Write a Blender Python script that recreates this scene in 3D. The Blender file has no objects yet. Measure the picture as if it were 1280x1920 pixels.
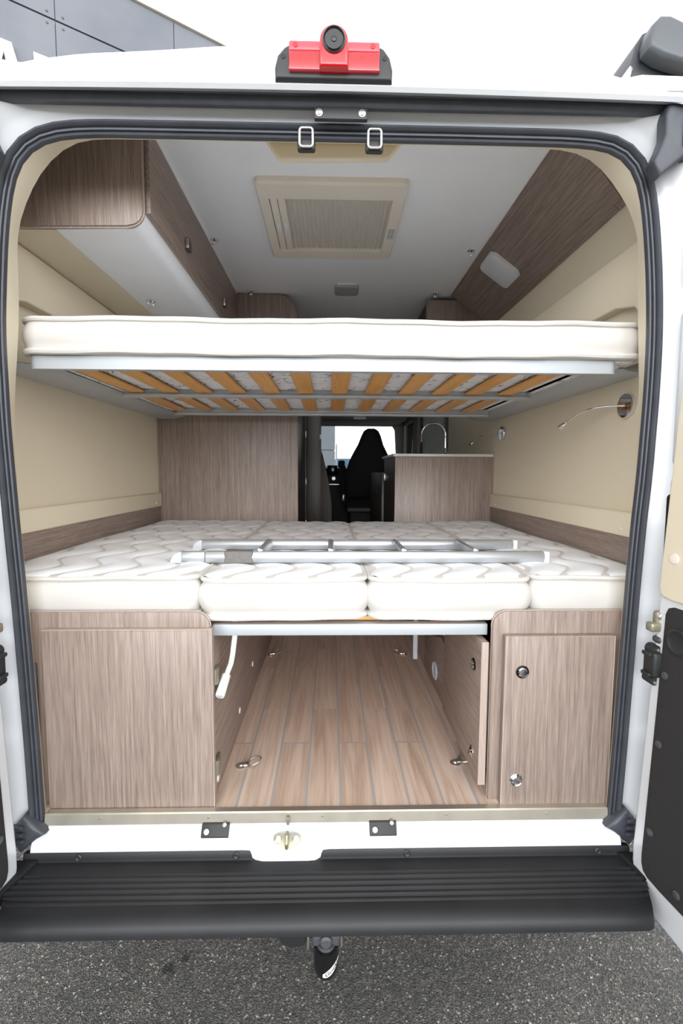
import bpy, bmesh, math, random
from mathutils import Vector, Matrix
random.seed(4)
SC = bpy.context.scene
COL = SC.collection
R = math.radians

# ------------------------------------------------------------------ materials
def srgb(r, g, b):
    f = lambda c: (c/12.92 if c <= .04045 else ((c+.055)/1.055)**2.4)
    return (f(r/255), f(g/255), f(b/255), 1)

def new_mat(name):
    m = bpy.data.materials.new(name); m.use_nodes = True
    nt = m.node_tree; nt.nodes.clear()
    out = nt.nodes.new('ShaderNodeOutputMaterial')
    b = nt.nodes.new('ShaderNodeBsdfPrincipled')
    nt.links.new(b.outputs[0], out.inputs[0])
    return m, nt, b, out

def node(nt, kind, **kw):
    n = nt.nodes.new(kind)
    for k, v in kw.items():
        if k.startswith('i_'):
            n.inputs[k[2:].replace('_', ' ')].default_value = v
        else: setattr(n, k, v)
    return n

def ramp(nt, stops):
    n = nt.nodes.new('ShaderNodeValToRGB'); e = n.color_ramp.elements
    while len(e) < len(stops): e.new(.5)
    for el, (p, c) in zip(e, stops): el.position = p; el.color = c
    return n

def bump(nt, b, src, strength, dist=.002):
    n = node(nt, 'ShaderNodeBump'); n.inputs['Strength'].default_value = strength
    n.inputs['Distance'].default_value = dist
    nt.links.new(src, n.inputs['Height']); nt.links.new(n.outputs[0], b.inputs['Normal'])

def plain(name, col, rough=.5, metal=0, coat=0, var=.04, vscale=8, bmp=0, bscale=300, spec=.5):
    m, nt, b, out = new_mat(name)
    tc = node(nt, 'ShaderNodeTexCoord')
    nz = node(nt, 'ShaderNodeTexNoise'); nz.inputs['Scale'].default_value = vscale; nz.inputs['Detail'].default_value = 3
    nt.links.new(tc.outputs['Object'], nz.inputs['Vector'])
    lo = tuple(c*(1-var) for c in col[:3])+(1,); hi = tuple(min(1, c*(1+var)) for c in col[:3])+(1,)
    r = ramp(nt, [(.3, lo), (.7, hi)])
    nt.links.new(nz.outputs['Fac'], r.inputs[0]); nt.links.new(r.outputs[0], b.inputs['Base Color'])
    b.inputs['Roughness'].default_value = rough; b.inputs['Metallic'].default_value = metal
    b.inputs['Coat Weight'].default_value = coat; b.inputs['Coat Roughness'].default_value = .08
    b.inputs['Specular IOR Level'].default_value = spec
    if bmp:
        n2 = node(nt, 'ShaderNodeTexNoise'); n2.inputs['Scale'].default_value = bscale
        nt.links.new(tc.outputs['Object'], n2.inputs['Vector']); bump(nt, b, n2.outputs['Fac'], bmp)
    return m

def wood(name, axis, dark, mid, light, rough=.42):
    m, nt, b, out = new_mat(name)
    tc = node(nt, 'ShaderNodeTexCoord')
    mp = node(nt, 'ShaderNodeMapping')
    s = [120, 120, 120]; s['xyz'.index(axis)] = 3.2
    mp.inputs['Scale'].default_value = s
    nt.links.new(tc.outputs['Object'], mp.inputs[0])
    n1 = node(nt, 'ShaderNodeTexNoise'); n1.inputs['Scale'].default_value = 1; n1.inputs['Detail'].default_value = 5
    n1.inputs['Distortion'].default_value = .6
    nt.links.new(mp.outputs[0], n1.inputs['Vector'])
    mp2 = node(nt, 'ShaderNodeMapping'); s2 = [560, 560, 560]; s2['xyz'.index(axis)] = 16
    mp2.inputs['Scale'].default_value = s2; nt.links.new(tc.outputs['Object'], mp2.inputs[0])
    n2 = node(nt, 'ShaderNodeTexNoise'); n2.inputs['Scale'].default_value = 1; n2.inputs['Detail'].default_value = 2
    nt.links.new(mp2.outputs[0], n2.inputs['Vector'])
    mx = node(nt, 'ShaderNodeMath', operation='MULTIPLY_ADD'); mx.inputs[1].default_value = .55
    nt.links.new(n1.outputs['Fac'], mx.inputs[0])
    ml = node(nt, 'ShaderNodeMath', operation='MULTIPLY'); ml.inputs[1].default_value = .45
    nt.links.new(n2.outputs['Fac'], ml.inputs[0]); nt.links.new(ml.outputs[0], mx.inputs[2])
    r = ramp(nt, [(.34, dark), (.5, mid), (.66, light)])
    nt.links.new(mx.outputs[0], r.inputs[0]); nt.links.new(r.outputs[0], b.inputs['Base Color'])
    b.inputs['Roughness'].default_value = rough
    bump(nt, b, mx.outputs[0], .12, .001)
    return m

OAK = (srgb(114, 99, 91), srgb(139, 123, 114), srgb(158, 143, 133))
M = {}
M['oak_z'] = wood('grey_oak_upright', 'z', *OAK)
M['oak_y'] = wood('grey_oak_lengthwise', 'y', *OAK)
M['oak_edge'] = wood('grey_oak_edging', 'z', srgb(156, 140, 130), srgb(168, 152, 142), srgb(180, 165, 155))
M['dark_wood'] = wood('dark_wenge', 'z', srgb(44, 38, 34), srgb(62, 54, 48), srgb(78, 68, 60))
M['slat'] = wood('beech_slat', 'y', srgb(196, 136, 62), srgb(220, 160, 84), srgb(232, 178, 104), .38)
M['beige'] = plain('beige_vinyl', srgb(222, 211, 188), .6, var=.015, vscale=3, bmp=.12, bscale=500)
M['ivory'] = plain('ivory_plastic', srgb(226, 218, 206), .42, var=.015)
M['white_panel'] = plain('white_laminate', srgb(238, 240, 244), .55, var=.015, bmp=.08, bscale=260)
M['paint'] = plain('white_car_paint', srgb(210, 213, 217), .28, coat=.6, var=.01)
M['rubber'] = plain('black_rubber', srgb(62, 65, 72), .45, var=.12, vscale=20, bmp=.05)
M['plastic'] = plain('black_textured_plastic', srgb(34, 35, 37), .48, var=.1, bmp=.15, bscale=700)
M['bumper'] = plain('black_bumper_plastic', srgb(26, 27, 30), .5, var=.22, vscale=9, bmp=.12, bscale=900, spec=.45)
M['carpet'] = plain('charcoal_carpet', srgb(38, 37, 37), .9, var=.3, vscale=400, bmp=.4, bscale=900)
M['gloss_black'] = plain('gloss_black', srgb(16, 16, 18), .15, var=.02)
M['alu'] = plain('satin_aluminium', srgb(188, 192, 196), .36, metal=.75, var=.02)
M['alu_white'] = plain('white_coated_aluminium', srgb(176, 182, 187), .4, metal=.2, var=.015)
M['steel'] = plain('steel', srgb(196, 194, 188), .3, metal=.9, var=.06, vscale=30)
M['brushed'] = plain('brushed_threshold_steel', srgb(196, 190, 176), .34, metal=.75, var=.1, vscale=14)
M['zinc'] = plain('zinc_plated_steel', srgb(150, 146, 126), .42, metal=.6, var=.1, vscale=40)
M['chrome'] = plain('chrome', srgb(225, 225, 228), .06, metal=1, var=.01)
M['grey_plastic'] = plain('grey_plastic', srgb(176, 180, 186), .45, var=.03)
M['white_plastic'] = plain('white_plastic', srgb(226, 226, 222), .4, var=.02)
M['diffuser'] = plain('lamp_diffuser', srgb(216, 218, 222), .4, var=.02)
M['grey_diffuser'] = plain('grey_lamp_cover', srgb(160, 160, 164), .4, var=.06, vscale=30)
M['dark_handle'] = plain('brown_grey_handle', srgb(92, 84, 78), .4, metal=.3, var=.05)
M['strap'] = plain('grey_felt_strap', srgb(108, 105, 102), .9, var=.12, vscale=200, bmp=.3, bscale=600)
M['side'] = None
M['seat_black'] = plain('black_seat_cloth', srgb(20, 20, 22), .85, var=.1)
M['seat_grey'] = plain('grey_brown_cloth', srgb(112, 104, 100), .9, var=.1, vscale=120)
M['dash'] = plain('dark_dashboard', srgb(32, 33, 36), .6)
M['cab_grey'] = plain('grey_cab_lining', srgb(120, 118, 114), .8)
M['worktop'] = plain('pale_worktop', srgb(206, 204, 196), .35, var=.05, vscale=100)
M['curtain'] = plain('grey_curtain', srgb(128, 128, 122), .9, var=.1)
M['curtain'].node_tree.nodes['Principled BSDF'].inputs['Transmission Weight'].default_value = .25
M['lens_red'] = plain('red_lens', srgb(188, 10, 22), .2, coat=.3, var=.03)
M['lens_deep'] = plain('deep_red_lens', srgb(158, 12, 22), .25, coat=.3, var=.25, vscale=160)
M['lens_pink'] = plain('pale_red_lens', srgb(206, 60, 72), .22, coat=.3, var=.03)
M['cam_grey'] = plain('dark_camera_body', srgb(66, 67, 71), .4)
M['tank_dark'] = plain('awning_black', srgb(40, 43, 47), .38, var=.06)
M['tank_grey'] = plain('awning_cap', srgb(72, 76, 80), .42, var=.05)
M['letter'] = plain('white_letter', srgb(246, 246, 246), .5)
M['coping'] = plain('pale_coping', srgb(216, 208, 190), .6)
M['fence'] = plain('fence_wire', srgb(150, 156, 160), .5, metal=.4)
M['blue'] = plain('blue_steel', srgb(52, 104, 140), .5)
M['paper'] = plain('white_paper', srgb(232, 232, 230), .6)
M['orange'] = plain('orange_print', srgb(226, 120, 52), .5)
M['ink'] = plain('black_ink', srgb(14, 14, 16), .5)

def mattress_side():
    m, nt, b, out = new_mat('cream_mattress_fabric')
    tc = node(nt, 'ShaderNodeTexCoord')
    w = node(nt, 'ShaderNodeTexWave'); w.bands_direction = 'X'; w.inputs['Scale'].default_value = 75
    nt.links.new(tc.outputs['Object'], w.inputs['Vector'])
    nz = node(nt, 'ShaderNodeTexNoise'); nz.inputs['Scale'].default_value = 5
    nt.links.new(tc.outputs['Object'], nz.inputs['Vector'])
    r = ramp(nt, [(.3, srgb(194, 191, 186)), (.7, srgb(202, 199, 195))])
    nt.links.new(nz.outputs['Fac'], r.inputs[0]); nt.links.new(r.outputs[0], b.inputs['Base Color'])
    b.inputs['Roughness'].default_value = .85; b.inputs['Sheen Weight'].default_value = .15
    bump(nt, b, w.outputs['Fac'], .12, .001)
    return m
M['side'] = mattress_side()
M['quilt'] = plain('white_quilted_fabric', srgb(238, 240, 244), .85, var=.012, bmp=.1, bscale=800)

def scribble_fabric():
    m, nt, b, out = new_mat('white_printed_underside')
    tc = node(nt, 'ShaderNodeTexCoord')
    nz = node(nt, 'ShaderNodeTexNoise'); nz.inputs['Scale'].default_value = 9; nz.inputs['Detail'].default_value = 2.5
    nz.inputs['Distortion'].default_value = 1.2
    nt.links.new(tc.outputs['Object'], nz.inputs['Vector'])
    a = node(nt, 'ShaderNodeMath', operation='SUBTRACT'); a.inputs[1].default_value = .5
    nt.links.new(nz.outputs['Fac'], a.inputs[0])
    c = node(nt, 'ShaderNodeMath', operation='ABSOLUTE'); nt.links.new(a.outputs[0], c.inputs[0])
    r = ramp(nt, [(.0, srgb(70, 72, 78)), (.004, srgb(120, 122, 126)), (.012, srgb(226, 227, 229))])
    nt.links.new(c.outputs[0], r.inputs[0]); nt.links.new(r.outputs[0], b.inputs['Base Color'])
    b.inputs['Roughness'].default_value = .85
    return m
M['scribble'] = scribble_fabric()

def plank_floor():
    m, nt, b, out = new_mat('oak_plank_vinyl')
    tc = node(nt, 'ShaderNodeTexCoord')
    mp = node(nt, 'ShaderNodeMapping'); mp.inputs['Rotation'].default_value = (0, 0, R(90)); mp.inputs['Location'].default_value = (.33, .045, 0)
    nt.links.new(tc.outputs['Object'], mp.inputs[0])
    def brick(c1, c2, mort, msize, w=.62):
        k = node(nt, 'ShaderNodeTexBrick'); k.offset = .37; k.offset_frequency = 2
        k.inputs['Color1'].default_value = c1; k.inputs['Color2'].default_value = c2; k.inputs['Mortar'].default_value = mort
        k.inputs['Scale'].default_value = 1; k.inputs['Mortar Size'].default_value = msize
        k.inputs['Brick Width'].default_value = w; k.inputs['Row Height'].default_value = .094
        k.inputs['Mortar Smooth'].default_value = .2; k.inputs['Bias'].default_value = 0
        nt.links.new(mp.outputs[0], k.inputs['Vector']); return k
    k = brick((.25, .25, .25, 1), (.75, .75, .75, 1), (.5, .5, .5, 1), 0)
    seam = brick((0, 0, 0, 1), (0, 0, 0, 1), (1, 1, 1, 1), .004, 50)
    mp2 = node(nt, 'ShaderNodeMapping'); mp2.inputs['Scale'].default_value = (32, 1.6, 1)
    nt.links.new(tc.outputs['Object'], mp2.inputs[0])
    off = node(nt, 'ShaderNodeVectorMath', operation='MULTIPLY_ADD')
    nt.links.new(k.outputs['Color'], off.inputs[0]); off.inputs[1].default_value = (40, 40, 40); nt.links.new(mp2.outputs[0], off.inputs[2])
    n1 = node(nt, 'ShaderNodeTexNoise'); n1.inputs['Scale'].default_value = 1; n1.inputs['Detail'].default_value = 6; n1.inputs['Distortion'].default_value = 1.4
    nt.links.new(off.outputs[0], n1.inputs['Vector'])
    mp3 = node(nt, 'ShaderNodeMapping'); mp3.inputs['Scale'].default_value = (260, 8, 1); nt.links.new(tc.outputs['Object'], mp3.inputs[0])
    n2 = node(nt, 'ShaderNodeTexNoise'); n2.inputs['Scale'].default_value = 1; nt.links.new(mp3.outputs[0], n2.inputs['Vector'])
    a = node(nt, 'ShaderNodeMath', operation='MULTIPLY_ADD'); a.inputs[1].default_value = .62
    nt.links.new(n1.outputs['Fac'], a.inputs[0])
    a2 = node(nt, 'ShaderNodeMath', operation='MULTIPLY_ADD'); a2.inputs[1].default_value = .2
    nt.links.new(n2.outputs['Fac'], a2.inputs[0])
    a3 = node(nt, 'ShaderNodeMath', operation='MULTIPLY'); a3.inputs[1].default_value = .2
    nt.links.new(k.outputs['Color'], a3.inputs[0]); nt.links.new(a3.outputs[0], a2.inputs[2]); nt.links.new(a2.outputs[0], a.inputs[2])
    r = ramp(nt, [(.34, srgb(174, 149, 132)), (.5, srgb(200, 177, 160)), (.66, srgb(216, 197, 183))])
    nt.links.new(a.outputs[0], r.inputs[0])
    mx = node(nt, 'ShaderNodeMix', data_type='RGBA'); mx.inputs[7].default_value = srgb(168, 164, 164)
    nt.links.new(seam.outputs['Color'], mx.inputs[0]); nt.links.new(r.outputs[0], mx.inputs[6])
    nt.links.new(mx.outputs[2], b.inputs['Base Color'])
    b.inputs['Roughness'].default_value = .42
    bump(nt, b, a.outputs[0], .08, .001)
    return m
M['floor'] = plank_floor()

def asphalt():
    m, nt, b, out = new_mat('asphalt')
    tc = node(nt, 'ShaderNodeTexCoord')
    v = node(nt, 'ShaderNodeTexVoronoi'); v.inputs['Scale'].default_value = 210
    nt.links.new(tc.outputs['Object'], v.inputs['Vector'])
    v2 = node(nt, 'ShaderNodeTexVoronoi'); v2.inputs['Scale'].default_value = 380
    nt.links.new(tc.outputs['Object'], v2.inputs['Vector'])
    n = node(nt, 'ShaderNodeTexNoise'); n.inputs['Scale'].default_value = 2.4; n.inputs['Detail'].default_value = 6
    nt.links.new(tc.outputs['Object'], n.inputs['Vector'])
    sep = node(nt, 'ShaderNodeSeparateColor'); nt.links.new(v.outputs['Color'], sep.inputs[0])
    r = ramp(nt, [(0, srgb(72, 71, 70)), (.55, srgb(98, 96, 94)), (.88, srgb(122, 119, 115)), (.975, srgb(158, 146, 130)), (.99, srgb(206, 204, 198))])
    nt.links.new(sep.outputs[0], r.inputs[0])
    mx = node(nt, 'ShaderNodeMix', data_type='RGBA', blend_type='MULTIPLY'); mx.inputs[0].default_value = .8
    r2 = ramp(nt, [(.3, (.7, .7, .71, 1)), (.7, (1.1, 1.1, 1.08, 1))]); nt.links.new(n.outputs['Fac'], r2.inputs[0])
    nt.links.new(r.outputs[0], mx.inputs[6]); nt.links.new(r2.outputs[0], mx.inputs[7])
    # two small dark oil drips
    last = mx.outputs[2]
    nn = node(nt, 'ShaderNodeTexNoise'); nn.inputs['Scale'].default_value = 60; nn.inputs['Detail'].default_value = 4
    nt.links.new(tc.outputs['Object'], nn.inputs['Vector'])
    for (x, y, rad) in ((-.42, .155, .017), (-.457, .122, .019)):
        d = node(nt, 'ShaderNodeVectorMath', operation='DISTANCE'); d.inputs[1].default_value = (x, y, 0)
        nt.links.new(tc.outputs['Object'], d.inputs[0])
        ad = node(nt, 'ShaderNodeMath', operation='MULTIPLY_ADD'); ad.inputs[1].default_value = .06; 
        nt.links.new(nn.outputs['Fac'], ad.inputs[0]); nt.links.new(d.outputs['Value'], ad.inputs[2])
        rr = ramp(nt, [((rad+.022), (.25, .25, .25, 1)), ((rad+.03), (1, 1, 1, 1))]); nt.links.new(ad.outputs[0], rr.inputs[0])
        m2 = node(nt, 'ShaderNodeMix', data_type='RGBA', blend_type='MULTIPLY'); m2.inputs[0].default_value = 1
        nt.links.new(last, m2.inputs[6]); nt.links.new(rr.outputs[0], m2.inputs[7]); last = m2.outputs[2]
    nt.links.new(last, b.inputs['Base Color'])
    b.inputs['Roughness'].default_value = .8
    ad = node(nt, 'ShaderNodeMath', operation='ADD'); nt.links.new(v.outputs['Distance'], ad.inputs[0]); nt.links.new(v2.outputs['Distance'], ad.inputs[1])
    bump(nt, b, ad.outputs[0], .9, .004)
    return m
M['asphalt'] = asphalt()

def panel_wall():
    m, nt, b, out = new_mat('grey_facade_panels')
    tc = node(nt, 'ShaderNodeTexCoord')
    nz = node(nt, 'ShaderNodeTexNoise'); nz.inputs['Scale'].default_value = .8; nz.inputs['Detail'].default_value = 5
    nt.links.new(tc.outputs['Object'], nz.inputs['Vector'])
    r = ramp(nt, [(.3, srgb(84, 88, 96)), (.7, srgb(98, 101, 107))])
    nt.links.new(nz.outputs['Fac'], r.inputs[0]); nt.links.new(r.outputs[0], b.inputs['Base Color'])
    b.inputs['Roughness'].default_value = .6
    return m
M['facade'] = panel_wall()

def thin_glass(name, tint=(.93, .96, .95, 1)):
    m = bpy.data.materials.new(name); m.use_nodes = True; nt = m.node_tree; nt.nodes.clear()
    out = nt.nodes.new('ShaderNodeOutputMaterial')
    t = node(nt, 'ShaderNodeBsdfTransparent'); t.inputs[0].default_value = tint
    g = node(nt, 'ShaderNodeBsdfGlossy'); g.inputs['Roughness'].default_value = .02
    f = node(nt, 'ShaderNodeFresnel'); f.inputs[0].default_value = 1.45
    mx = node(nt, 'ShaderNodeMixShader')
    nt.links.new(f.outputs[0], mx.inputs[0]); nt.links.new(t.outputs[0], mx.inputs[1]); nt.links.new(g.outputs[0], mx.inputs[2])
    nt.links.new(mx.outputs[0], out.inputs[0])
    return m
M['glass'] = thin_glass('window_glass')
M['film'] = thin_glass('clear_plastic_film', (.8, .82, .84, 1))

def pleats():
    m, nt, b, out = new_mat('pleated_blind')
    tc = node(nt, 'ShaderNodeTexCoord')
    nz = node(nt, 'ShaderNodeTexNoise'); nz.inputs['Scale'].default_value = 220
    nt.links.new(tc.outputs['Object'], nz.inputs['Vector'])
    r = ramp(nt, [(.3, srgb(186, 180, 170)), (.7, srgb(212, 207, 198))])
    nt.links.new(nz.outputs['Fac'], r.inputs[0]); nt.links.new(r.outputs[0], b.inputs['Base Color'])
    b.inputs['Roughness'].default_value = .8
    return m
M['pleats'] = pleats()

# ------------------------------------------------------------------ mesh helpers
def NB(): return bmesh.new()

def add_bevel(bm, geom_faces, w, seg=2):
    es = list({e for f in geom_faces for e in f.edges})
    if w > 0: bmesh.ops.bevel(bm, geom=es, offset=w, segments=seg, affect='EDGES', profile=.5, clamp_overlap=True)

def box(bm, x0, x1, y0, y1, z0, z1, bev=0, seg=2):
    t = bmesh.new()
    vs = [t.verts.new(p) for p in ((x0,y0,z0),(x1,y0,z0),(x1,y1,z0),(x0,y1,z0),(x0,y0,z1),(x1,y0,z1),(x1,y1,z1),(x0,y1,z1))]
    for f in ((3,2,1,0),(4,5,6,7),(0,1,5,4),(1,2,6,5),(2,3,7,6),(3,0,4,7)): t.faces.new([vs[i] for i in f])
    if bev: add_bevel(t, t.faces[:], bev, seg)
    merge(bm, t); return bm

def merge(bm, t, mat=None):
    if mat is not None: t.transform(mat)
    me = bpy.data.meshes.new('tmp'); t.to_mesh(me); t.free(); bm.from_mesh(me); bpy.data.meshes.remove(me)

def prism(bm, poly, axis, a, b, bev=0, seg=2, capbev_only=False):
    """poly: 2-D outline; axis 'y': (x,z) outline, 'x': (y,z), 'z': (x,y)."""
    t = bmesh.new()
    def P(p, c):
        return {'y': (p[0], c, p[1]), 'x': (c, p[0], p[1]), 'z': (p[0], p[1], c)}[axis]
    va = [t.verts.new(P(p, a)) for p in poly]; vb = [t.verts.new(P(p, b)) for p in poly]
    fa = t.faces.new(va); fb = t.faces.new(vb[::-1]); n = len(poly)
    for i in range(n): t.faces.new((va[i], vb[i], vb[(i+1) % n], va[(i+1) % n]))
    bmesh.ops.recalc_face_normals(t, faces=t.faces[:])
    if bev:
        es = list({e for f in (fa, fb) for e in f.edges})
        bmesh.ops.bevel(t, geom=es, offset=bev, segments=seg, affect='EDGES', profile=.5, clamp_overlap=True)
    merge(bm, t); return bm

def frame_of(d):
    d = d.normalized(); u = Vector((0, 0, 1)) if abs(d.z) < .9 else Vector((1, 0, 0))
    s = d.cross(u).normalized(); return s, s.cross(d).normalized()

def tube(bm, pts, rad, seg=10, closed=False, caps=True):
    pts = [Vector(p) for p in pts]; n = len(pts)
    rs = rad if isinstance(rad, (list, tuple)) else [rad]*n
    rings = []; prev = None
    for i, p in enumerate(pts):
        a = pts[(i-1) % n] if (i > 0 or closed) else p; b = pts[(i+1) % n] if (i < n-1 or closed) else p
        d = (b-a).normalized()
        if prev is None: s, u = frame_of(d)
        else:
            s = (prev - d*prev.dot(d)).normalized(); u = s.cross(d).normalized()
        prev = s
        rings.append([bm.verts.new(p + (s*math.cos(2*math.pi*k/seg) + u*math.sin(2*math.pi*k/seg))*rs[i]) for k in range(seg)])
    fs = []
    for i in range(n if closed else n-1):
        A, B = rings[i], rings[(i+1) % n]
        for k in range(seg): fs.append(bm.faces.new((A[k], A[(k+1) % seg], B[(k+1) % seg], B[k])))
    if caps and not closed:
        fs.append(bm.faces.new(rings[0][::-1])); fs.append(bm.faces.new(rings[-1]))
    bmesh.ops.recalc_face_normals(bm, faces=fs)
    return bm

def cyl(bm, p0, p1, r0, r1=None, seg=24):
    return tube(bm, [p0, p1], [r0, r0 if r1 is None else r1], seg)

def lathe(bm, prof, origin, axis, seg=28):
    """prof: (radius, distance along axis) list."""
    o = Vector(origin); d = Vector(axis).normalized(); s, u = frame_of(d)
    rings = []; fs = []
    for r, h in prof:
        rings.append([bm.verts.new(o + d*h + (s*math.cos(2*math.pi*k/seg) + u*math.sin(2*math.pi*k/seg))*max(r, 1e-5)) for k in range(seg)])
    for A, B in zip(rings, rings[1:]):
        for k in range(seg): fs.append(bm.faces.new((A[k], A[(k+1) % seg], B[(k+1) % seg], B[k])))
    fs.append(bm.faces.new(rings[0][::-1])); fs.append(bm.faces.new(rings[-1]))
    bmesh.ops.recalc_face_normals(bm, faces=fs)
    return bm

def rrect(x0, x1, y0, y1, r, n=6, off=0):
    x0 -= off; x1 += off; y0 -= off; y1 += off; r = max(r+off, .002); out = []
    for cx, cy, a0 in ((x1-r, y1-r, 0), (x0+r, y1-r, 90), (x0+r, y0+r, 180), (x1-r, y0+r, 270)):
        for i in range(n+1):
            a = R(a0 + 90*i/n); out.append((cx + r*math.cos(a), cy + r*math.sin(a)))
    return out

def loft(bm, rings, cap0=True, cap1=True):
    V = [[bm.verts.new(p) for p in r] for r in rings]; n = len(V[0]); fs = []
    for A, B in zip(V, V[1:]):
        for i in range(n): fs.append(bm.faces.new((A[i], A[(i+1) % n], B[(i+1) % n], B[i])))
    if cap0: fs.append(bm.faces.new(V[0][::-1]))
    if cap1: fs.append(bm.faces.new(V[-1]))
    bmesh.ops.recalc_face_normals(bm, faces=fs)
    return bm

def strip(bm, rows):
    """open grid surface from rows of points"""
    V = [[bm.verts.new(p) for p in r] for r in rows]
    for A, B in zip(V, V[1:]):
        for i in range(len(A)-1): bm.faces.new((A[i], A[i+1], B[i+1], B[i]))
    return bm

def obj(name, bm, mat, parent=None, local=False, smooth=35):
    me = bpy.data.meshes.new(name); bm.to_mesh(me); bm.free()
    for m in (mat if isinstance(mat, (list, tuple)) else [mat]): me.materials.append(m)
    if smooth:
        for p in me.polygons: p.use_smooth = True
        me.set_sharp_from_angle(angle=R(smooth))
    o = bpy.data.objects.new(name, me); COL.objects.link(o)
    if parent is not None:
        o.parent = parent
        if not local:
            if parent.type == 'EMPTY': o.matrix_parent_inverse = Matrix.Translation(-parent.location)
    return o

def thing(name, label, cat, loc=(0, 0, 0), group=None):
    o = bpy.data.objects.new(name, None); COL.objects.link(o); o.location = loc; o.empty_display_size = .05
    o['label'] = label; o['category'] = cat
    if group: o['group'] = group
    return o

def tag(o, label, cat, group=None):
    o['label'] = label; o['category'] = cat
    if group: o['group'] = group
    return o

def struct(name, bm, mat, smooth=35):
    o = obj(name, bm, mat, smooth=smooth); o['kind'] = 'structure'; return o

def dup(root, loc, label, rotz=None):
    r = root.copy(); COL.objects.link(r); r.location = loc; r['label'] = label
    if rotz is not None: r.rotation_euler = (0, 0, rotz)
    for ch in list(root.children):
        c = ch.copy(); COL.objects.link(c); c.parent = r
        for g in list(ch.children):
            d = g.copy(); COL.objects.link(d); d.parent = c
    return r

def arc(cx, cz, r, a0, a1, n=8):
    return [(cx + r*math.cos(R(a0+(a1-a0)*i/n)), cz + r*math.sin(R(a0+(a1-a0)*i/n))) for i in range(n+1)]

def resample(pts, n):
    pts = [Vector(p) for p in pts]; L = [0]
    for a, b in zip(pts, pts[1:]): L.append(L[-1] + (b-a).length)
    out = []; j = 0
    for i in range(n):
        s = L[-1]*i/(n-1)
        while j < len(L)-2 and L[j+1] < s: j += 1
        t = (s-L[j])/(L[j+1]-L[j]) if L[j+1] > L[j] else 0
        out.append(pts[j].lerp(pts[j+1], t))
    return out

def smooth_path(pts, n, it=2):
    p = resample(pts, n)
    for _ in range(it):
        p = [p[0]] + [(p[i-1] + p[i]*2 + p[i+1])/4 for i in range(1, n-1)] + [p[-1]]
    return p

FL = .58        # height of the van floor above the ground

# ------------------------------------------------------------------ camera, sky, sun
cam = bpy.data.cameras.new('camera'); cam.lens = 900/1920*36; cam.sensor_width = 36; cam.sensor_fit = 'AUTO'
cam.clip_start = .02; cam.clip_end = 300
co = bpy.data.objects.new('camera', cam); COL.objects.link(co); SC.camera = co
co.location = (.02, -1.2, 1.48)
co.matrix_world = Matrix.Translation((.02, -1.2, 1.48)) @ Matrix.Rotation(R(-1.3), 4, 'Z') @ Matrix.Rotation(R(90-4.8), 4, 'X') @ Matrix.Rotation(R(.25), 4, 'Z')

w = bpy.data.worlds.new('overcast'); SC.world = w; w.use_nodes = True
nt = w.node_tree; nt.nodes.clear()
wo = nt.nodes.new('ShaderNodeOutputWorld'); bg = nt.nodes.new('ShaderNodeBackground')
tc = nt.nodes.new('ShaderNodeTexCoord'); sp = nt.nodes.new('ShaderNodeSeparateXYZ')
nt.links.new(tc.outputs['Generated'], sp.inputs[0])
mr = nt.nodes.new('ShaderNodeMapRange'); mr.interpolation_type = 'SMOOTHSTEP'      # brighter half of the overcast lies behind the photographer
for k_, v_ in zip((1, 2, 3, 4), (-1, -.3, 1, 0)): mr.inputs[k_].default_value = v_
mz = nt.nodes.new('ShaderNodeMapRange'); mz.interpolation_type = 'SMOOTHSTEP'
for k_, v_ in zip((1, 2, 3, 4), (0.05, .7, 1, 0)): mz.inputs[k_].default_value = v_
nt.links.new(sp.outputs['Y'], mr.inputs[0]); nt.links.new(sp.outputs['Z'], mz.inputs[0])
mm = nt.nodes.new('ShaderNodeMath'); mm.operation = 'MULTIPLY'
nt.links.new(mr.outputs[0], mm.inputs[0]); nt.links.new(mz.outputs[0], mm.inputs[1])
ms = nt.nodes.new('ShaderNodeMath'); ms.operation = 'MULTIPLY_ADD'; ms.inputs[1].default_value = 7; ms.inputs[2].default_value = 2.0
nt.links.new(mm.outputs[0], ms.inputs[0]); mr = ms
nt.links.new(mr.outputs[0], bg.inputs['Strength']); bg.inputs['Color'].default_value = (.97, .985, 1, 1)
nt.links.new(bg.outputs[0], wo.inputs[0])

sun = bpy.data.lights.new('veiled_sun', 'SUN'); sun.energy = .25; sun.angle = R(60); sun.color = (1, .97, .92)
so = bpy.data.objects.new('veiled_sun', sun); COL.objects.link(so)
so.rotation_euler = Vector((-.12, 1, -.62)).to_track_quat('-Z', 'Y').to_euler()

SC.view_settings.view_transform = 'Standard'; SC.view_settings.look = 'None'
SC.view_settings.exposure = .08; SC.view_settings.gamma = 1
SC.cycles.max_bounces = 14; SC.cycles.diffuse_bounces = 10; SC.cycles.transparent_max_bounces = 12
SC.cycles.use_denoising = True

# ------------------------------------------------------------------ ground
bm = NB(); box(bm, -40, 40, -40, 60, -.2, 0); struct('ground', bm, M['asphalt'], 0)

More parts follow.
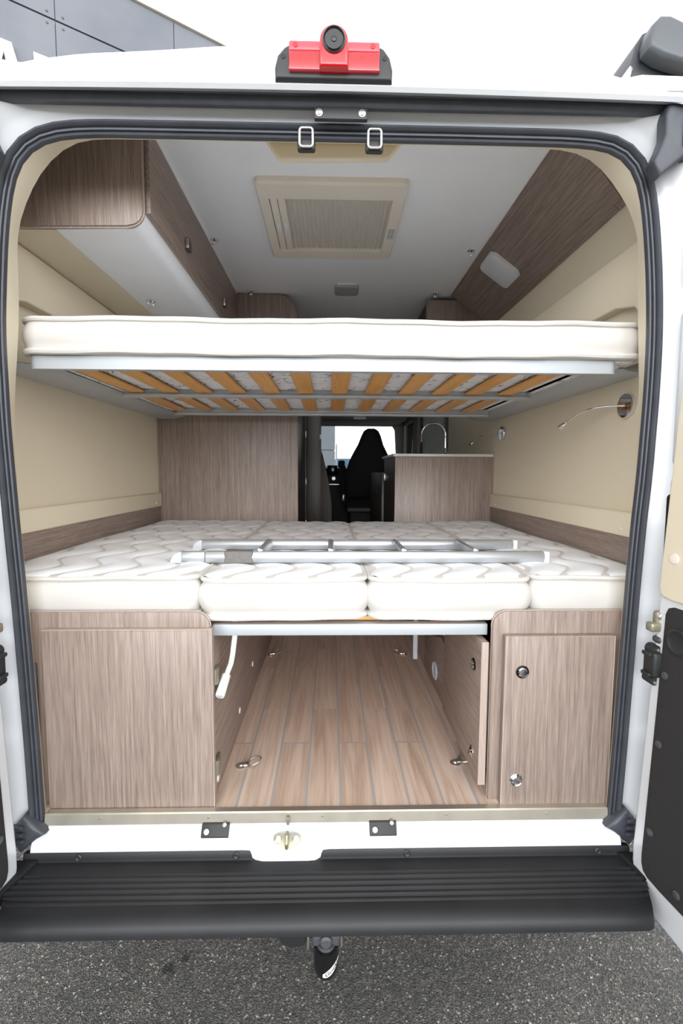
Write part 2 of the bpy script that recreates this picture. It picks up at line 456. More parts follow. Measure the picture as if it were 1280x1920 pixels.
# ------------------------------------------------------------------ paths of the rear opening (x, z)
SEAL_R = [(.04, 2.272), (.3, 2.272), (.56, 2.271), (.628, 2.269), (.691, 2.262), (.724, 2.247), (.749, 2.225), (.766, 2.2), (.777, 2.167), (.79, 2.102), (.804, 1.994), (.812, 1.898), (.817, 1.804), (.817, 1.671), (.815, 1.6), (.811, 1.466), (.804, 1.365), (.798, 1.221), (.794, 1.081), (.786, .756), (.779, .56)]
SEAL_L = [(.04, 2.272), (-.2, 2.272), (-.48, 2.272), (-.552, 2.271), (-.634, 2.264), (-.679, 2.246), (-.71, 2.22), (-.727, 2.191), (-.739, 2.153), (-.747, 2.118), (-.76, 2.035), (-.773, 1.887), (-.778, 1.801), (-.777, 1.586), (-.769, 1.377), (-.76, 1.19), (-.757, 1.117), (-.752, .969), (-.746, .774), (-.742, .57)]
ARCH_R = [(.04, 2.303), (.4, 2.302), (.614, 2.298), (.67, 2.284), (.705, 2.258), (.742, 2.218), (.778, 2.17), (.805, 2.12), (.818, 2.06), (.82, 1.95), (.826, 1.86), (.835, 1.74), (.843, 1.6), (.841, 1.45), (.835, 1.3), (.828, 1.15), (.80, .6)]
ARCH_L = [(.04, 2.303), (-.4, 2.303), (-.56, 2.302), (-.624, 2.293), (-.672, 2.256), (-.706, 2.218), (-.742, 2.154), (-.764, 2.097), (-.772, 2.06), (-.772, 1.95), (-.776, 1.862), (-.784, 1.782), (-.792, 1.72), (-.802, 1.6), (-.803, 1.45), (-.80, 1.3), (-.79, 1.15), (-.765, .6)]
NP = 60
sr = smooth_path([(x, 0, z) for x, z in SEAL_R], NP, 1); sl = smooth_path([(x, 0, z) for x, z in SEAL_L], NP, 1)
ar = smooth_path([(x, 0, z) for x, z in ARCH_R], NP, 1); al = smooth_path([(x, 0, z) for x, z in ARCH_L], NP, 1)
SEAL = sl[::-1] + sr[1:]; ARCH = al[::-1] + ar[1:]
def normals(P):
    out = []
    for i in range(len(P)):
        d = P[min(i+1, len(P)-1)] - P[max(i-1, 0)]; out.append(Vector((-d.z, 0, d.x)).normalized())
    return out
SN = normals(SEAL); AN = normals(ARCH)
def sweep(bm, prof, P=None, N=None, closed=False):
    P = P or SEAL; N = N or SN
    rows = [[p + n*o + Vector((0, y, 0)) for (o, y) in prof] for p, n in zip(P, N)]
    V = [[bm.verts.new(q) for q in r] for r in rows]; k = len(prof)
    for A, B in zip(V, V[1:]):
        for i in range(k if closed else k-1): bm.faces.new((A[i], A[(i+1) % k], B[(i+1) % k], B[i]))
    if closed: bm.faces.new(V[0]); bm.faces.new(V[-1][::-1])
    bmesh.ops.recalc_face_normals(bm, faces=bm.faces[:])
    return bm

# ------------------------------------------------------------------ THE VAN (body round the living space)
van = thing('van', 'white panel van with both rear doors swung open, filling the photo', 'van', (0, 0, 0))
# painted door frame, a continuous pressed ring (runs a little behind the seal)
bm = NB()
rows = []
for p, n in zip(SEAL, SN):
    side = abs(n.x)
    prof = [(.004, .010), (.02, .006), (.03, .0), (.04, -.008), (.052, -.014), (.062+.004*side, -.022-.012*side), (.072+.012*side, -.03-.018*side), (.085+.07*side, -.036-.02*side), (.095+.135*side, -.03-.02*side), (.1+.155*side, .03), (.02, .03), (.004, .03)]
    rows.append([p + n*o + Vector((0, y, 0)) for o, y in prof])
V = [[bm.verts.new(q) for q in r] for r in rows]; k = len(rows[0])
for A, B in zip(V, V[1:]):
    for i in range(k): bm.faces.new((A[i], A[(i+1) % k], B[(i+1) % k], B[i]))
bm.faces.new(V[0]); bm.faces.new(V[-1][::-1]); bmesh.ops.recalc_face_normals(bm, faces=bm.faces[:])
obj('door_frame', bm, M['paint'], van)
# pressed pockets / steps of the pillars
for sgn, cx, nm in ((1, .86, 'r'), (-1, -.825, 'l')):
    for z0, z1 in ((1.93, 2.13), (1.50, 1.86), (1.40, 1.47), (.60, .80), (.84, .94)):
        bm = box(NB(), min(cx-.012*sgn, cx+.05*sgn), max(cx-.012*sgn, cx+.05*sgn), -.066, -.04, z0, z1, .01, 3); obj('pillar_pressing', bm, M['paint'], van)
# rear roof skin
def fall(x):
    a = abs(x); T = [(0, 0), (.25, 0), (.41, .016), (.54, .027), (.66, .05), (.72, .08), (.8, .13), (.88, .185), (.96, .27), (1.02, .42)]
    for (a0, f0), (a1, f1) in zip(T, T[1:]):
        if a <= a1: return f0 + (f1-f0)*(a-a0)/(a1-a0)
    return .42
prof = [(-.06, 2.316, 0), (-.078, 2.309, 0), (-.086, 2.315, 0), (-.087, 2.323, 0), (-.080, 2.346, .2), (-.065, 2.385, .42), (-.03, 2.43, .68), (.04, 2.49, .9), (.1, 2.533, 1), (.2, 2.58, 1), (.45, 2.606, 1), (1.5, 2.61, 1), (5.2, 2.6, 1)]
xs = [-1.0+.04*i for i in range(51)]
rows = [[(x, y, z - fall(x)*t - .012*x*x*(1-t)) for (y, z, t) in prof] for x in xs]
bm = strip(NB(), rows)
rs = obj('roof', bm, M['paint'], van)
so_ = rs.modifiers.new('thickness', 'SOLIDIFY'); so_.thickness = .015; so_.offset = -1
if sum(p_.normal.z for p_ in rs.data.polygons) < 0: rs.data.flip_normals()
# body sides, underbody and rear lower sill
bm = NB(); box(bm, -1.03, -1.0, .0, 5.2, .32, 2.2, .01); box(bm, 1.0, 1.03, .0, 2.6, .32, 2.2, .01)
box(bm, 1.0, 1.03, 2.6, 5.2, .32, 1.55, .01); box(bm, 1.0, 1.03, 2.6, 5.2, 2.1, 2.2, .01); box(bm, 1.0, 1.03, 3.7, 4.25, 1.55, 2.1, .01)
obj('body_side', bm, M['paint'], van)
bm = NB(); box(bm, -1.0, 1.0, .05, 5.2, .46, .548)
obj('underbody', bm, M['plastic'], van)
# white rear sill with its pressed dip in the middle
bm = NB(); rows = []
for i in range(81):
    x = -.745 + 1.53*i/80
    d = .5-.5*math.tanh((abs(x+.09)-.085)/.012)          # dip round the striker
    rows.append([(x, .03, .557), (x, .002, .556), (x, -.006, .552 - .003*d), (x, -.02-.006*d, .536-.004*d), (x, -.03-.012*d, .517-.004*d), (x, -.034-.014*d, .503-.006*d), (x, -.034-.014*d, .47), (x, .03, .47)])
V = [[bm.verts.new(q) for q in r] for r in rows]
for A, B in zip(V, V[1:]):
    for i in range(8): bm.faces.new((A[i], A[(i+1) % 8], B[(i+1) % 8], B[i]))
bm.faces.new(V[0]); bm.faces.new(V[-1][::-1]); bmesh.ops.recalc_face_normals(bm, faces=bm.faces[:])
obj('rear_sill', bm, M['paint'], van)
# steel threshold strip
bm = NB(); prism(bm, [(.022, .583), (.004, .584), (.001, .581), (-.002, .555), (.006, .553), (.01, .574), (.022, .577)], 'x', -.725, .765)
th = obj('threshold_strip', bm, M['brushed'], van)
th['label'] = 'brushed steel threshold strip'
for x in (-.58, -.3, .0, .33, .6):
    bm = NB(); lathe(bm, [(.0035, 0), (.003, .0015), (0, .002)], (x, -.0005, .572), (0, -1, .1), 10); obj('rivet', bm, M['steel'], th)
# gasket along the top of the doorway
bm = NB(); prism(bm, [(-.028, 2.303), (-.040, 2.3015), (-.043, 2.304), (-.047, 2.316), (-.048, 2.320), (-.058, 2.324), (-.062, 2.330), (-.063, 2.336), (-.05, 2.34), (-.028, 2.34)], 'x', -.86, .83)
obj('top_gasket', bm, M['rubber'], van)
for sg in (1, -1):
    poly = [(.775, 2.304), (.803, 2.322), (.845, 2.262), (.855, 2.2), (.824, 2.2), (.766, 2.152), (.75, 2.186), (.764, 2.218), (.773, 2.243), (.772, 2.283)]
    if sg < 0: poly = [(-x+.035, z) for x, z in poly]
    bm = NB(); prism(bm, poly, 'y', -.068, -.03, .008, 3)
    box(bm, *(sorted((sg*.80+.01, sg*.835+.01))), -.078, -.05, 2.21, 2.3, .012, 3)
    obj('corner_gasket', bm, M['rubber'], van)
# door seal: bulb, grooves and inner lip
bm = NB(); sweep(bm, [(-.013, .010), (-.0145, .002), (-.0135, -.004), (-.0105, -.006), (-.008, -.004), (-.007, .0), (-.0055, .0), (-.004, -.006), (-.001, -.007), (.002, -.005), (.003, -.001), (.004, -.001), (.0055, -.010), (.009, -.0145), (.0135, -.014), (.017, -.008), (.0175, .001), (.013, .01)], closed=True)
obj('door_seal', bm, M['rubber'], van)
# rubber feet at both lower corners
for sg, cx in ((1, .782), (-1, -.745)):
    bm = NB()
    prism(bm, [(cx-.036*sg, .549), (cx-.014*sg, .568), (cx+.018*sg, .6), (cx+.04*sg, .575), (cx+.048*sg, .525), (cx+.03*sg, .497), (cx+.005*sg, .52), (cx-.012*sg, .535)], 'y', -.03, .012, .01, 3)
    for k in range(3): box(bm, *sorted((cx+.012*sg, cx+.04*sg)), -.042, -.03, .535+.018*k, .543+.018*k, .003, 2)
    obj('seal_foot', bm, M['rubber'], van)
# striker plates and buckles in the head of the doorway
def screw(bm, p, d, r=.006):
    lathe(bm, [(r*1.35, 0), (r*1.35, .0012), (r*.95, .0014), (r*.9, .004), (r*.55, .0045), (r*.5, .003), (0, .003)], p, d, 16)
bm = NB(); box(bm, -.019, .101, -.046, -.034, 2.274, 2.299, .002)
pl = obj('striker_plate', bm, M['plastic'], van)
for x in (-.008, .089): bm = NB(); screw(bm, (x, -.046, 2.286), (0, -1, 0)); obj('screw', bm, M['steel'], pl)
for x0, x1 in ((-.314, -.243), (.124, .195)):
    bm = NB(); prism(bm, [(.004, .559), (-.010, .559), (-.026, .537), (-.024, .532), (.004, .549)], 'x', x0, x1, .0015)
    pl = obj('striker_plate', bm, M['plastic'], van)
    bm = NB(); screw(bm, (x0+.014, -.021, .547), (0, -.8, .6), .005); obj('screw', bm, M['steel'], pl); bm = NB(); screw(bm, (x1-.012, -.012, .559), (0, -.6, .8), .004); obj('screw', bm, M['steel'], pl)
for cx in (-.038, .119):
    bm = NB()
    L = rrect(cx-.015, cx+.015, 2.222, 2.262, .006, 3)
    tube(bm, [(x, -.034, z) for x, z in L], .003, 8, closed=True)
    bk = obj('latch_loop', bm, M['steel'], van)
    bm = NB(); box(bm, cx-.0205, cx+.0205, -.028, -.012, 2.218, 2.243, .005, 3); obj('loop_buffer', bm, M['plastic'], bk)
# central striker on the sill
bm = NB(); t = NB()
prism(t, [(-.034, .012), (-.02, .016), (0, .012), (.02, .016), (.034, .012), (.036, 0), (.022, -.012), (0, -.022), (-.022, -.012), (-.036, 0)], 'z', 0, .004, .001)
merge(bm, t, Matrix.Translation((-.09, -.036, .533)) @ Matrix.Rotation(R(52), 4, 'X'))
st = obj('latch_striker', bm, M['zinc'], van)
bm = NB(); tube(bm, [(-.09, -.028, .548), (-.09, -.048, .553), (-.09, -.056, .54), (-.09, -.052, .525)], .0045, 10)
box(bm, -.0935, -.0865, -.012, .0, .556, .577, .001); obj('striker_pin', bm, M['zinc'], st)
for x in (-.113, -.067):
    bm = NB(); lathe(bm, [(.009, 0), (.009, .003), (.005, .005), (0, .005)], (x, -.037, .537), (0, -.79, .61), 14); obj('bolt', bm, M['steel'], st)
# step bumper
bm = NB()
pr = [(-.02, .503), (-.036, .506), (-.039, .5), (-.040, .49), (-.044, .487), (-.07, .4845), (-.079, .4845)]
for i in range(5):
    y = -.084 - .0165*i; pr += [(y, .4815), (y-.0045, .4815), (y-.0065, .486), (y-.0105, .486)]
pr += [(-.165, .4835), (-.178, .4835), (-.193, .48), (-.203, .474), (-.2085, .466), (-.2115, .455), (-.212, .446), (-.205, .440), (-.17, .41), (-.1, .36), (-.02, .34)]
V = []
for u in [-1, -.98, -.9, -.5, 0, .5, .9, .98, 1]:
    V.append([bm.verts.new((.022 + u*(.782 - .045*max(0, min(1, (-y-.1)/.11))), y + (.006 if abs(u) == 1 and y < -.15 else 0), z)) for y, z in pr])
k = len(pr)
for A, B in zip(V, V[1:]):
    for i in range(k): bm.faces.new((A[i], A[(i+1) % k], B[(i+1) % k], B[i]))
bm.faces.new(V[0]); bm.faces.new(V[-1][::-1]); bmesh.ops.recalc_face_normals(bm, faces=bm.faces[:])
bp = obj('step_bumper', bm, M['bumper'], van, smooth=28)
bp['label'] = 'black ribbed plastic step bumper'
for x in (-.62, -.22, .22, .72):
    bm = NB(); lathe(bm, [(.009, 0), (.009, .002), (.006, .004), (.003, .003), (0, .003)], (x, -.0395, .496), (0, -1, .15), 14); obj('bumper_screw', bm, M['plastic'], bp)
for sg in (1, -1):
    bm = NB(); cx = .745*sg+.025
    prism(bm, [(cx, -.04), (cx+.09*sg, -.04), (cx+.09*sg, -.19), (cx+.035*sg, -.16), (cx+.02*sg, -.11)], 'z', .46, .494, .004)
    obj('bumper_corner', bm, M['bumper'], bp)
# third brake light with reversing camera
br = obj('brake_light', prism(NB(), [(-.101, 2.328), (-.102, 2.352), (-.096, 2.376), (-.082, 2.392), (-.068, 2.4), (.118, 2.4), (.132, 2.393), (.145, 2.376), (.151, 2.352), (.150, 2.328)], 'y', -0.084, -0.05, .008, 4), M['plastic'], van)
br['label'] = 'third brake light with black end caps and camera'
bm = NB(); prism(bm, [(-.071, 2.342), (-.071, 2.378), (.122, 2.378), (.122, 2.342)], 'y', -0.093, -0.066, .004, 3); obj('lens', bm, M['lens_deep'], br)['label'] = 'deep red lens'
bm = NB(); box(bm, -.071, .122, -.092, -.066, 2.3775, 2.399, .004, 3); box(bm, -.071, .122, -.094, -.076, 2.34, 2.347, .002); obj('lens', bm, M['lens_pink'], br)['label'] = 'pale red upper lens'
arch = [(-.006, 2.339), (-.006, 2.39)] + arc(.0245, 2.392, .0305, 180, 0, 14)[1:-1] + [(.055, 2.39), (.055, 2.339)]
bm = NB(); prism(bm, arch, 'y', -0.106, -0.016, .007, 3); hd = obj('camera_hood', bm, M['lens_red'], br)
hd['label'] = 'red camera hood'
bm = NB(); lathe(bm, [(.0245, 0), (.0245, .006), (.022, .009), (.0205, .004), (0, .004)], (.0245, -.105, 2.387), (0, -1, -.1), 28); obj('camera_bezel', bm, M['cam_grey'], hd)
bm = NB(); lathe(bm, [(.0205, 0), (.0205, .006), (.018, .008), (.006, .008), (.005, .0095), (0, .01)], (.0245, -.107, 2.384), (0, -1, -.1), 28)
obj('camera_lens', bm, M['gloss_black'], hd)
for x, z in ((-.057, 2.389), (.107, 2.389)):
    bm = NB(); lathe(bm, [(.0055, 0), (.0055, .002), (0, .002)], (x, -.091, z), (0, -1, 0), 14); obj('lens_screw', bm, M['lens_deep'], br)
for x, z in ((-.083, 2.372), (.133, 2.372)):
    bm = NB(); lathe(bm, [(.005, 0), (.005, .002), (0, .002)], (x, -.083, z), (0, -1, 0), 14); obj('cap_screw', bm, M['gloss_black'], br)
for o_ in [br] + list(br.children_recursive): o_.data.transform(Matrix.Translation((0, -.014, -.011)))
# hinges, check straps and black slots on the pillars
for sg in (1, -1):
    X = lambda v: v if sg > 0 else -v+.035
    bm = NB(); t = sorted((X(.795), X(.86))); box(bm, t[0], t[1], -.085, -.06, 1.095, 1.118, .006, 3)
    t = sorted((X(.812), X(.835))); box(bm, t[0], t[1], -.078, -.058, 1.11, 1.145, .008, 3)
    hg = obj('hinge', bm, M['zinc'], van)
    bm = NB(); lathe(bm, [(.009, 0), (.009, .003), (.006, .006), (0, .006)], (X(.823), -.078, 1.133), (0, -1, 0), 16); obj('hinge_bolt', bm, M['steel'], hg)
    bm = NB(); t = sorted((X(.812), X(.86))); box(bm, t[0], t[1], -.09, -.06, 1.066, 1.084, .008, 3); obj('hinge_arm', bm, M['cam_grey'], hg)
    bm = NB(); t = sorted((X(.797), X(.84))); box(bm, t[0], t[1], -.098, -.055, .985, 1.048, .008, 3)
    t = sorted((X(.79), X(.80))); box(bm, t[0], t[1], -.09, -.06, .985, .995, .003); box(bm, t[0], t[1], -.09, -.06, 1.035, 1.045, .003)
    lathe(bm, [(.014, 0), (.014, .03), (.012, .034), (0, .034)], (X(.815), -.055, 1.048), (0, -1, 0), 16)
    lathe(bm, [(.012, 0), (.012, .03), (.010, .034), (0, .034)], (X(.81), -.055, .975), (0, -1, 0), 16)
    dc = obj('door_check', bm, M['plastic'], van)
    bm = NB(); lathe(bm, [(.004, 0), (.004, .003), (0, .004)], (X(.812), -.089, 1.053), (0, -1, 0), 10); obj('check_bolt', bm, M['steel'], dc); bm = NB(); lathe(bm, [(.004, 0), (.004, .003), (0, .004)], (X(.808), -.089, .972), (0, -1, 0), 10); obj('check_bolt', bm, M['steel'], dc)
    bm = NB(); t = sorted((X(.833), X(.875))); box(bm, t[0], t[1], -.069, -.05, 1.19, 1.43, .012, 4); obj('pillar_slot', bm, M['gloss_black'], van)
# rear doors, swung open past the pillars
def rear_door(sg):
    K, S = (.15, .05) if sg > 0 else (.12, .043)
    B = .790 if sg > 0 else -.752
    def P(y, z, t=0): return (B + sg*(S*(z-.57) + K*(-y-.07) + t), y, z)
    def slab(outl, t0, t1, bev):
        t = NB(); a = [t.verts.new(P(y, z, t0)) for y, z in outl]; b = [t.verts.new(P(y, z, t1)) for y, z in outl]; n = len(outl)
        fa = t.faces.new(a); t.faces.new(b[::-1])
        for i in range(n): t.faces.new((a[i], b[i], b[(i+1) % n], a[(i+1) % n]))
        bmesh.ops.recalc_face_normals(t, faces=t.faces[:])
        if bev: bmesh.ops.bevel(t, geom=list(fa.edges), offset=bev, segments=3, affect='EDGES', profile=.5, clamp_overlap=True)
        return t
    outl = [(-.070, 2.24), (-.070, .54), (-.073, .503), (-.084, .47), (-.098, .45), (-.115, .435), (-.155, .418), (-.23, .41), (-.84, .40), (-.84, 2.24)]
    d = obj('rear_door', slab(outl, 0, .055, .007), M['paint'], van)
    outl2 = [(y+.009 if y > -.5 else y-.01, z-.012 if z < 1 else z+.01) for y, z in outl]
    obj('door_rubber', slab(outl2, .02, .04, .004), M['rubber'], d)
    tp = obj('trim_panel', slab([(-.095, 1.145), (-.099, .9), (-.103, .54), (-.105, .52), (-.112, .504), (-.126, .497), (-.16, .494), (-.78, .49), (-.78, 1.163), (-.115, 1.166), (-.101, 1.16)], -.003, .01, .002), M['carpet'], d)
    tp['label'] = 'charcoal lower trim panel'
    for y, z in ((-.113, 1.0), (-.117, .832), (-.121, .611), (-.206, .527), (-.24, 1.0), (-.40, .53), (-.75, .8)):
        bm = NB(); lathe(bm, [(.0095, 0), (.0095, .002), (.006, .004), (0, .0035)], P(y, z, -.003), (-sg, .15*-1, 0), 16); obj('trim_screw', bm, M['cam_grey'], tp)
    bm = NB(); lathe(bm, [(.032, 0), (.032, .004), (.026, .006), (.02, .002), (0, .002)], P(-.139, 1.09, -.003), (-sg, -.15, 0), 28); obj('trim_grommet', bm, M['plastic'], tp)
    tb = obj('trim_panel', slab([(-.080, 2.1), (-.076, 1.21), (-.08, 1.193), (-.09, 1.184), (-.115, 1.181), (-.78, 1.181), (-.78, 2.1)], -.01, .01, .005), M['beige'], d)
    tb['label'] = 'beige upper trim panel'
    bm = NB(); lathe(bm, [(.012, 0), (.011, .004), (0, .005)], P(-.112, 1.281, -.01), (-sg, -.15, 0), 16); obj('trim_screw', bm, M['ivory'], tb)
    return d
rear_door(1); rear_door(-1)

# ------------------------------------------------------------------ awning and tow bar (bolted-on accessories)
aw = thing('awning', 'black roll-out awning case on the roof edge at upper right', 'awning', (.9, 1.8, 2.55))
prof = [(.70, 2.382), (.714, 2.43), (.722, 2.466), (.738, 2.492), (.755, 2.5), (.79, 2.5), (.85, 2.49), (.9, 2.45), (.9, 2.39), (.86, 2.38)]
AW = lambda L: [(.02+(x-.02)*1.13, 1.48+(z-1.48)*1.13) for x, z in L]
bm = NB(); prism(bm, AW(prof), 'y', .135, 3.6, .004); obj('case', bm, M['tank_dark'], aw)
bm = NB(); prism(bm, AW([(.730, 2.43), (.728, 2.452), (.735, 2.478), (.752, 2.496), (.775, 2.496), (.81, 2.482), (.85, 2.45), (.87, 2.41), (.855, 2.39), (.80, 2.402), (.76, 2.413)]), 'y', .085, .137, .012, 4); obj('end_cap', bm, M['tank_grey'], aw)
bm = NB(); prism(bm, AW([(.693, 2.378), (.693, 2.39), (.705, 2.412), (.712, 2.408), (.703, 2.378)]), 'y', .12, .165, .002); lathe(bm, [(.004, 0), (.004, .003), (0, .004)], (.805, .135, 2.535), (0, -1, 0), 10); obj('bracket', bm, M['steel'], aw)

tow = thing('tow_bar', 'tow bar with black capped ball hanging below the step bumper', 'tow bar', (.012, -.17, .27))
bm = NB(); box(bm, -.5, .5, .05, .12, .33, .38, .01); box(bm, -.02, .045, -.12, .06, .365, .385, .01); obj('cross_beam', bm, M['plastic'], tow)
for x in (-.032, .044): obj('side_plate', box(NB(), x, x+.006, -.185, -.07, .372, .418, .002), M['steel'], tow)
bm = NB(); box(bm, -.044, -.034, -.165, -.12, .392, .418, .003); obj('side_plate', bm, M['steel'], tow)
bm = NB(); lathe(bm, [(.009, 0), (.009, .012), (.006, .014), (0, .014)], (.05, -.17, .407), (1, 0, 0), 6); obj('bolt', bm, M['steel'], tow)
bm = NB(); prism(bm, [(-.018, .425), (-.02, .412), (-.018, .392), (0.042, .392), (.045, .412), (.043, .425)], 'y', -.203, -.12, .008, 3)
lathe(bm, [(.014, 0), (.014, .006), (.010, .01), (0, .01)], (.012, -.203, .411), (0, -1, 0), 20); lathe(bm, [(.024, .0), (.020, .034)], (.012, -.195, .367), (0, 0, 1), 28); obj('ball_neck', bm, M['cam_grey'], tow)
bm = NB(); lathe(bm, [(.028, .045), (.0285, .03), (.0285, .0), (.0265, -.014), (.0205, -.024), (.011, -.030), (0, -.031)], (.012, -.195, .349), (0, 0, 1), 36)
cap = obj('ball_cap', bm, M['gloss_black'], tow)
def on_cap(a, z, e=.0008):       # a degrees round the cap from its rear face, z above the ball centre
    rad = .0285 if z > 0 else .0285*math.sqrt(max(0.02, 1-(z/.031)**2))
    return Vector((.012 + (rad+e)*math.sin(R(a)), -.195 - (rad+e)*math.cos(R(a)), .349+z))
bm = NB(); rows = []
for i in range(17):
    u = i/16; a = -14 + 88*u
    mid = -.003 + .03*u**1.3; h = .0175*math.sin(math.pi*min(1, (u*.86+.10)))**.8*(1-u*.35)
    if i == 16: h = .0004
    rows.append([on_cap(a, mid + h*(k/4-.5)*1.15) for k in range(5)])
strip(bm, rows); bmesh.ops.recalc_face_normals(bm, faces=bm.faces[:]); obj('cap_label', bm, M['paper'], cap)
cu = bpy.data.curves.new('lettering', 'FONT'); cu.body = 'Gotki'; cu.size = .0135; cu.align_x = 'CENTER'; cu.align_y = 'CENTER'; cu.offset = .0002
to = bpy.data.objects.new('lettering', cu); COL.objects.link(to); bpy.context.view_layer.update()
me = bpy.data.meshes.new_from_object(to.evaluated_get(bpy.context.evaluated_depsgraph_get())); bpy.data.objects.remove(to)
for v in me.vertices:
    x = v.co.x; y = v.co.y; a = 28 + x/.0285*57.3; u = (a+14)/88
    v.co = on_cap(a, -.0025 + .03*max(0, u)**1.3 + y, .0014)
tb = bmesh.new(); tb.from_mesh(me); obj('cap_lettering', tb, M['ink'], cap, smooth=0)
bm = NB(); lathe(bm, [(.030, 0), (.032, .004), (.032, .03), (.028, .05), (.028, .07)], (-.063, -.175, .382), (0, 1, .35), 28)
box(bm, -.09, -.036, -.165, -.11, .38, .405, .006); obj('trailer_socket', bm, M['plastic'], tow)

for o_ in tow.children_recursive: o_.data.transform(Matrix.Translation((0, 0, .017)))

# ------------------------------------------------------------------ LIVING SPACE SHELL
bm = NB(); box(bm, -.95, .95, .012, 5.0, .55, FL); struct('floor', bm, M['floor'], 0)
bm = NB(); box(bm, -.80, .80, .085, 5.0, 2.452, 2.475); struct('ceiling', bm, M['white_panel'], 0)
# rear lining: ring between seal and the inner arch
bm = NB()
rows = []
for p, n, q, m_ in zip(SEAL, SN, ARCH, AN):
    a = p - n*.0125 + Vector((0, .009, 0)); b = q + Vector((0, .08, 0)); c = (a+b)/2
    d = q + m_*.012 + Vector((0, .09, 0)); e = q + m_*.16 + Vector((0, .095, 0))
    rows.append([a, a.lerp(b, .45) - m_*.002, b - m_*.001 - Vector((0, .006, 0)), b, d, e])
strip(bm, rows); bmesh.ops.recalc_face_normals(bm, faces=bm.faces[:])
struct('trim_1', bm, M['beige'])
# header bump with the latch cover
bm = NB(); t = NB()
a0 = [(-.168, 2.345), (-.118, 2.274), (-.108, 2.268), (.16, 2.274), (.17, 2.28), (.226, 2.345)]
prism(bm, a0, 'y', .088, .108, .005, 3); struct('trim_6', bm, M['beige'])

def side_wall(sg, name, y1):
    prof = [(.945, .56), (.945, 2.12), (.935, 2.2), (.915, 2.28), (.80, 2.415), (.70, 2.46), (.70, 2.472), (.88, 2.43), (.972, 2.29), (.985, 2.1), (.985, .56)]
    bm = NB(); prism(bm, [(sg*x, z) for x, z in prof], 'y', .086, y1)
    pad = [(.088, 1.70), (.10, 1.745), (.13, 1.83), (.175, 1.91), (.235, 1.965), (.33, 1.99), (.5, 1.995), (1.52, 1.995), (1.52, 2.152), (.088, 2.152)]
    xs = sorted((sg*.907, sg*.946)); prism(bm, pad, 'x', xs[0], xs[1], .006, 3)
    return struct(name, bm, M['beige'])
side_wall(1, 'wall_right', 2.6); side_wall(-1, 'wall_left', 5.0)
for sg, n in ((1, 'trim_2'), (-1, 'trim_3')):
    bm = NB(); xs = sorted((sg*.925, sg*.948)); box(bm, xs[0], xs[1], .1, 1.515, 1.283, 1.36, .008, 3)
    for y in (.27, 1.42): lathe(bm, [(.006, 0), (.005, .003), (0, .0035)], (sg*.925, y, 1.305), (-sg, 0, 0), 12)
    struct(n, bm, M['beige'])
for sg, n in ((1, 'trim_4'), (-1, 'trim_5')):
    bm = NB(); xs = sorted((sg*.934, sg*.946)); box(bm, xs[0], xs[1], .1, 1.515, 1.06, 1.284, .001); struct(n, bm, M['oak_y'])

# ------------------------------------------------------------------ OVERHEAD CABINETS
oc = thing('overhead_cabinet', 'wood-effect overhead cabinet with white underside at upper left', 'cabinet', (-.72, .9, 2.16))
end = [(-.505, 2.448), (-.505, 2.205)] + [(-.545+.04*math.cos(R(a)), 2.205-.04*math.sin(R(a))) for a in range(10, 91, 16)] + [(-.55, 2.163), (-.9, 2.157), (-.94, 2.157), (-.932, 2.21), (-.91, 2.282), (-.79, 2.42), (-.735, 2.448)]
bm = NB(); prism(bm, end, 'y', .215, .233, .001); ep = obj('end_panel', bm, M['oak_z'], oc)
bm = NB(); edge = [(x, .2145, z) for x, z in end[:10]]; tube(bm, [(x, .224, z-.001 if i > 5 else z) for i, (x, y, z) in enumerate(edge)], .003, 6); obj('edge_band', bm, M['oak_edge'], oc)
bm = NB(); prism(bm, [(-.52, 2.44), (-.507, 2.2)] + [(-.545+.038*math.cos(R(a)), 2.2-.038*math.sin(R(a))) for a in range(10, 91, 16)] + [(-.56, 2.1625), (-.756, 2.1575), (-.756, 2.18), (-.56, 2.185), (-.53, 2.22), (-.53, 2.44)], 'y', .234, 1.51)
obj('underside', bm, M['white_panel'], oc)['label'] = 'white underside with rounded rail'
bm = NB(); box(bm, -.945, -.757, .234, 1.51, 2.1565, 2.175); obj('back_rail', bm, M['beige'], oc)['label'] = 'beige back strip'
bm = NB(); box(bm, -.508, -.49, .234, 1.51, 2.204, 2.438, .0015); df = obj('door', bm, M['oak_y'], oc)
for y in (.575, 1.155):
    bm = NB(); box(bm, -.49, -.474, y-.017, y+.017, 2.252, 2.292, .004, 3); obj('handle', bm, M['dark_handle'], df)
    bm = NB(); box(bm, -.488, -.476, y-.0155, y-.013-.006, 2.256, 2.288, .001); obj('handle_inlay', bm, M['steel'], df)
bm = NB(); box(bm, -.512, -.488, .234, 1.51, 2.44, 2.451, .002); obj('top_strip', bm, M['white_panel'], oc)

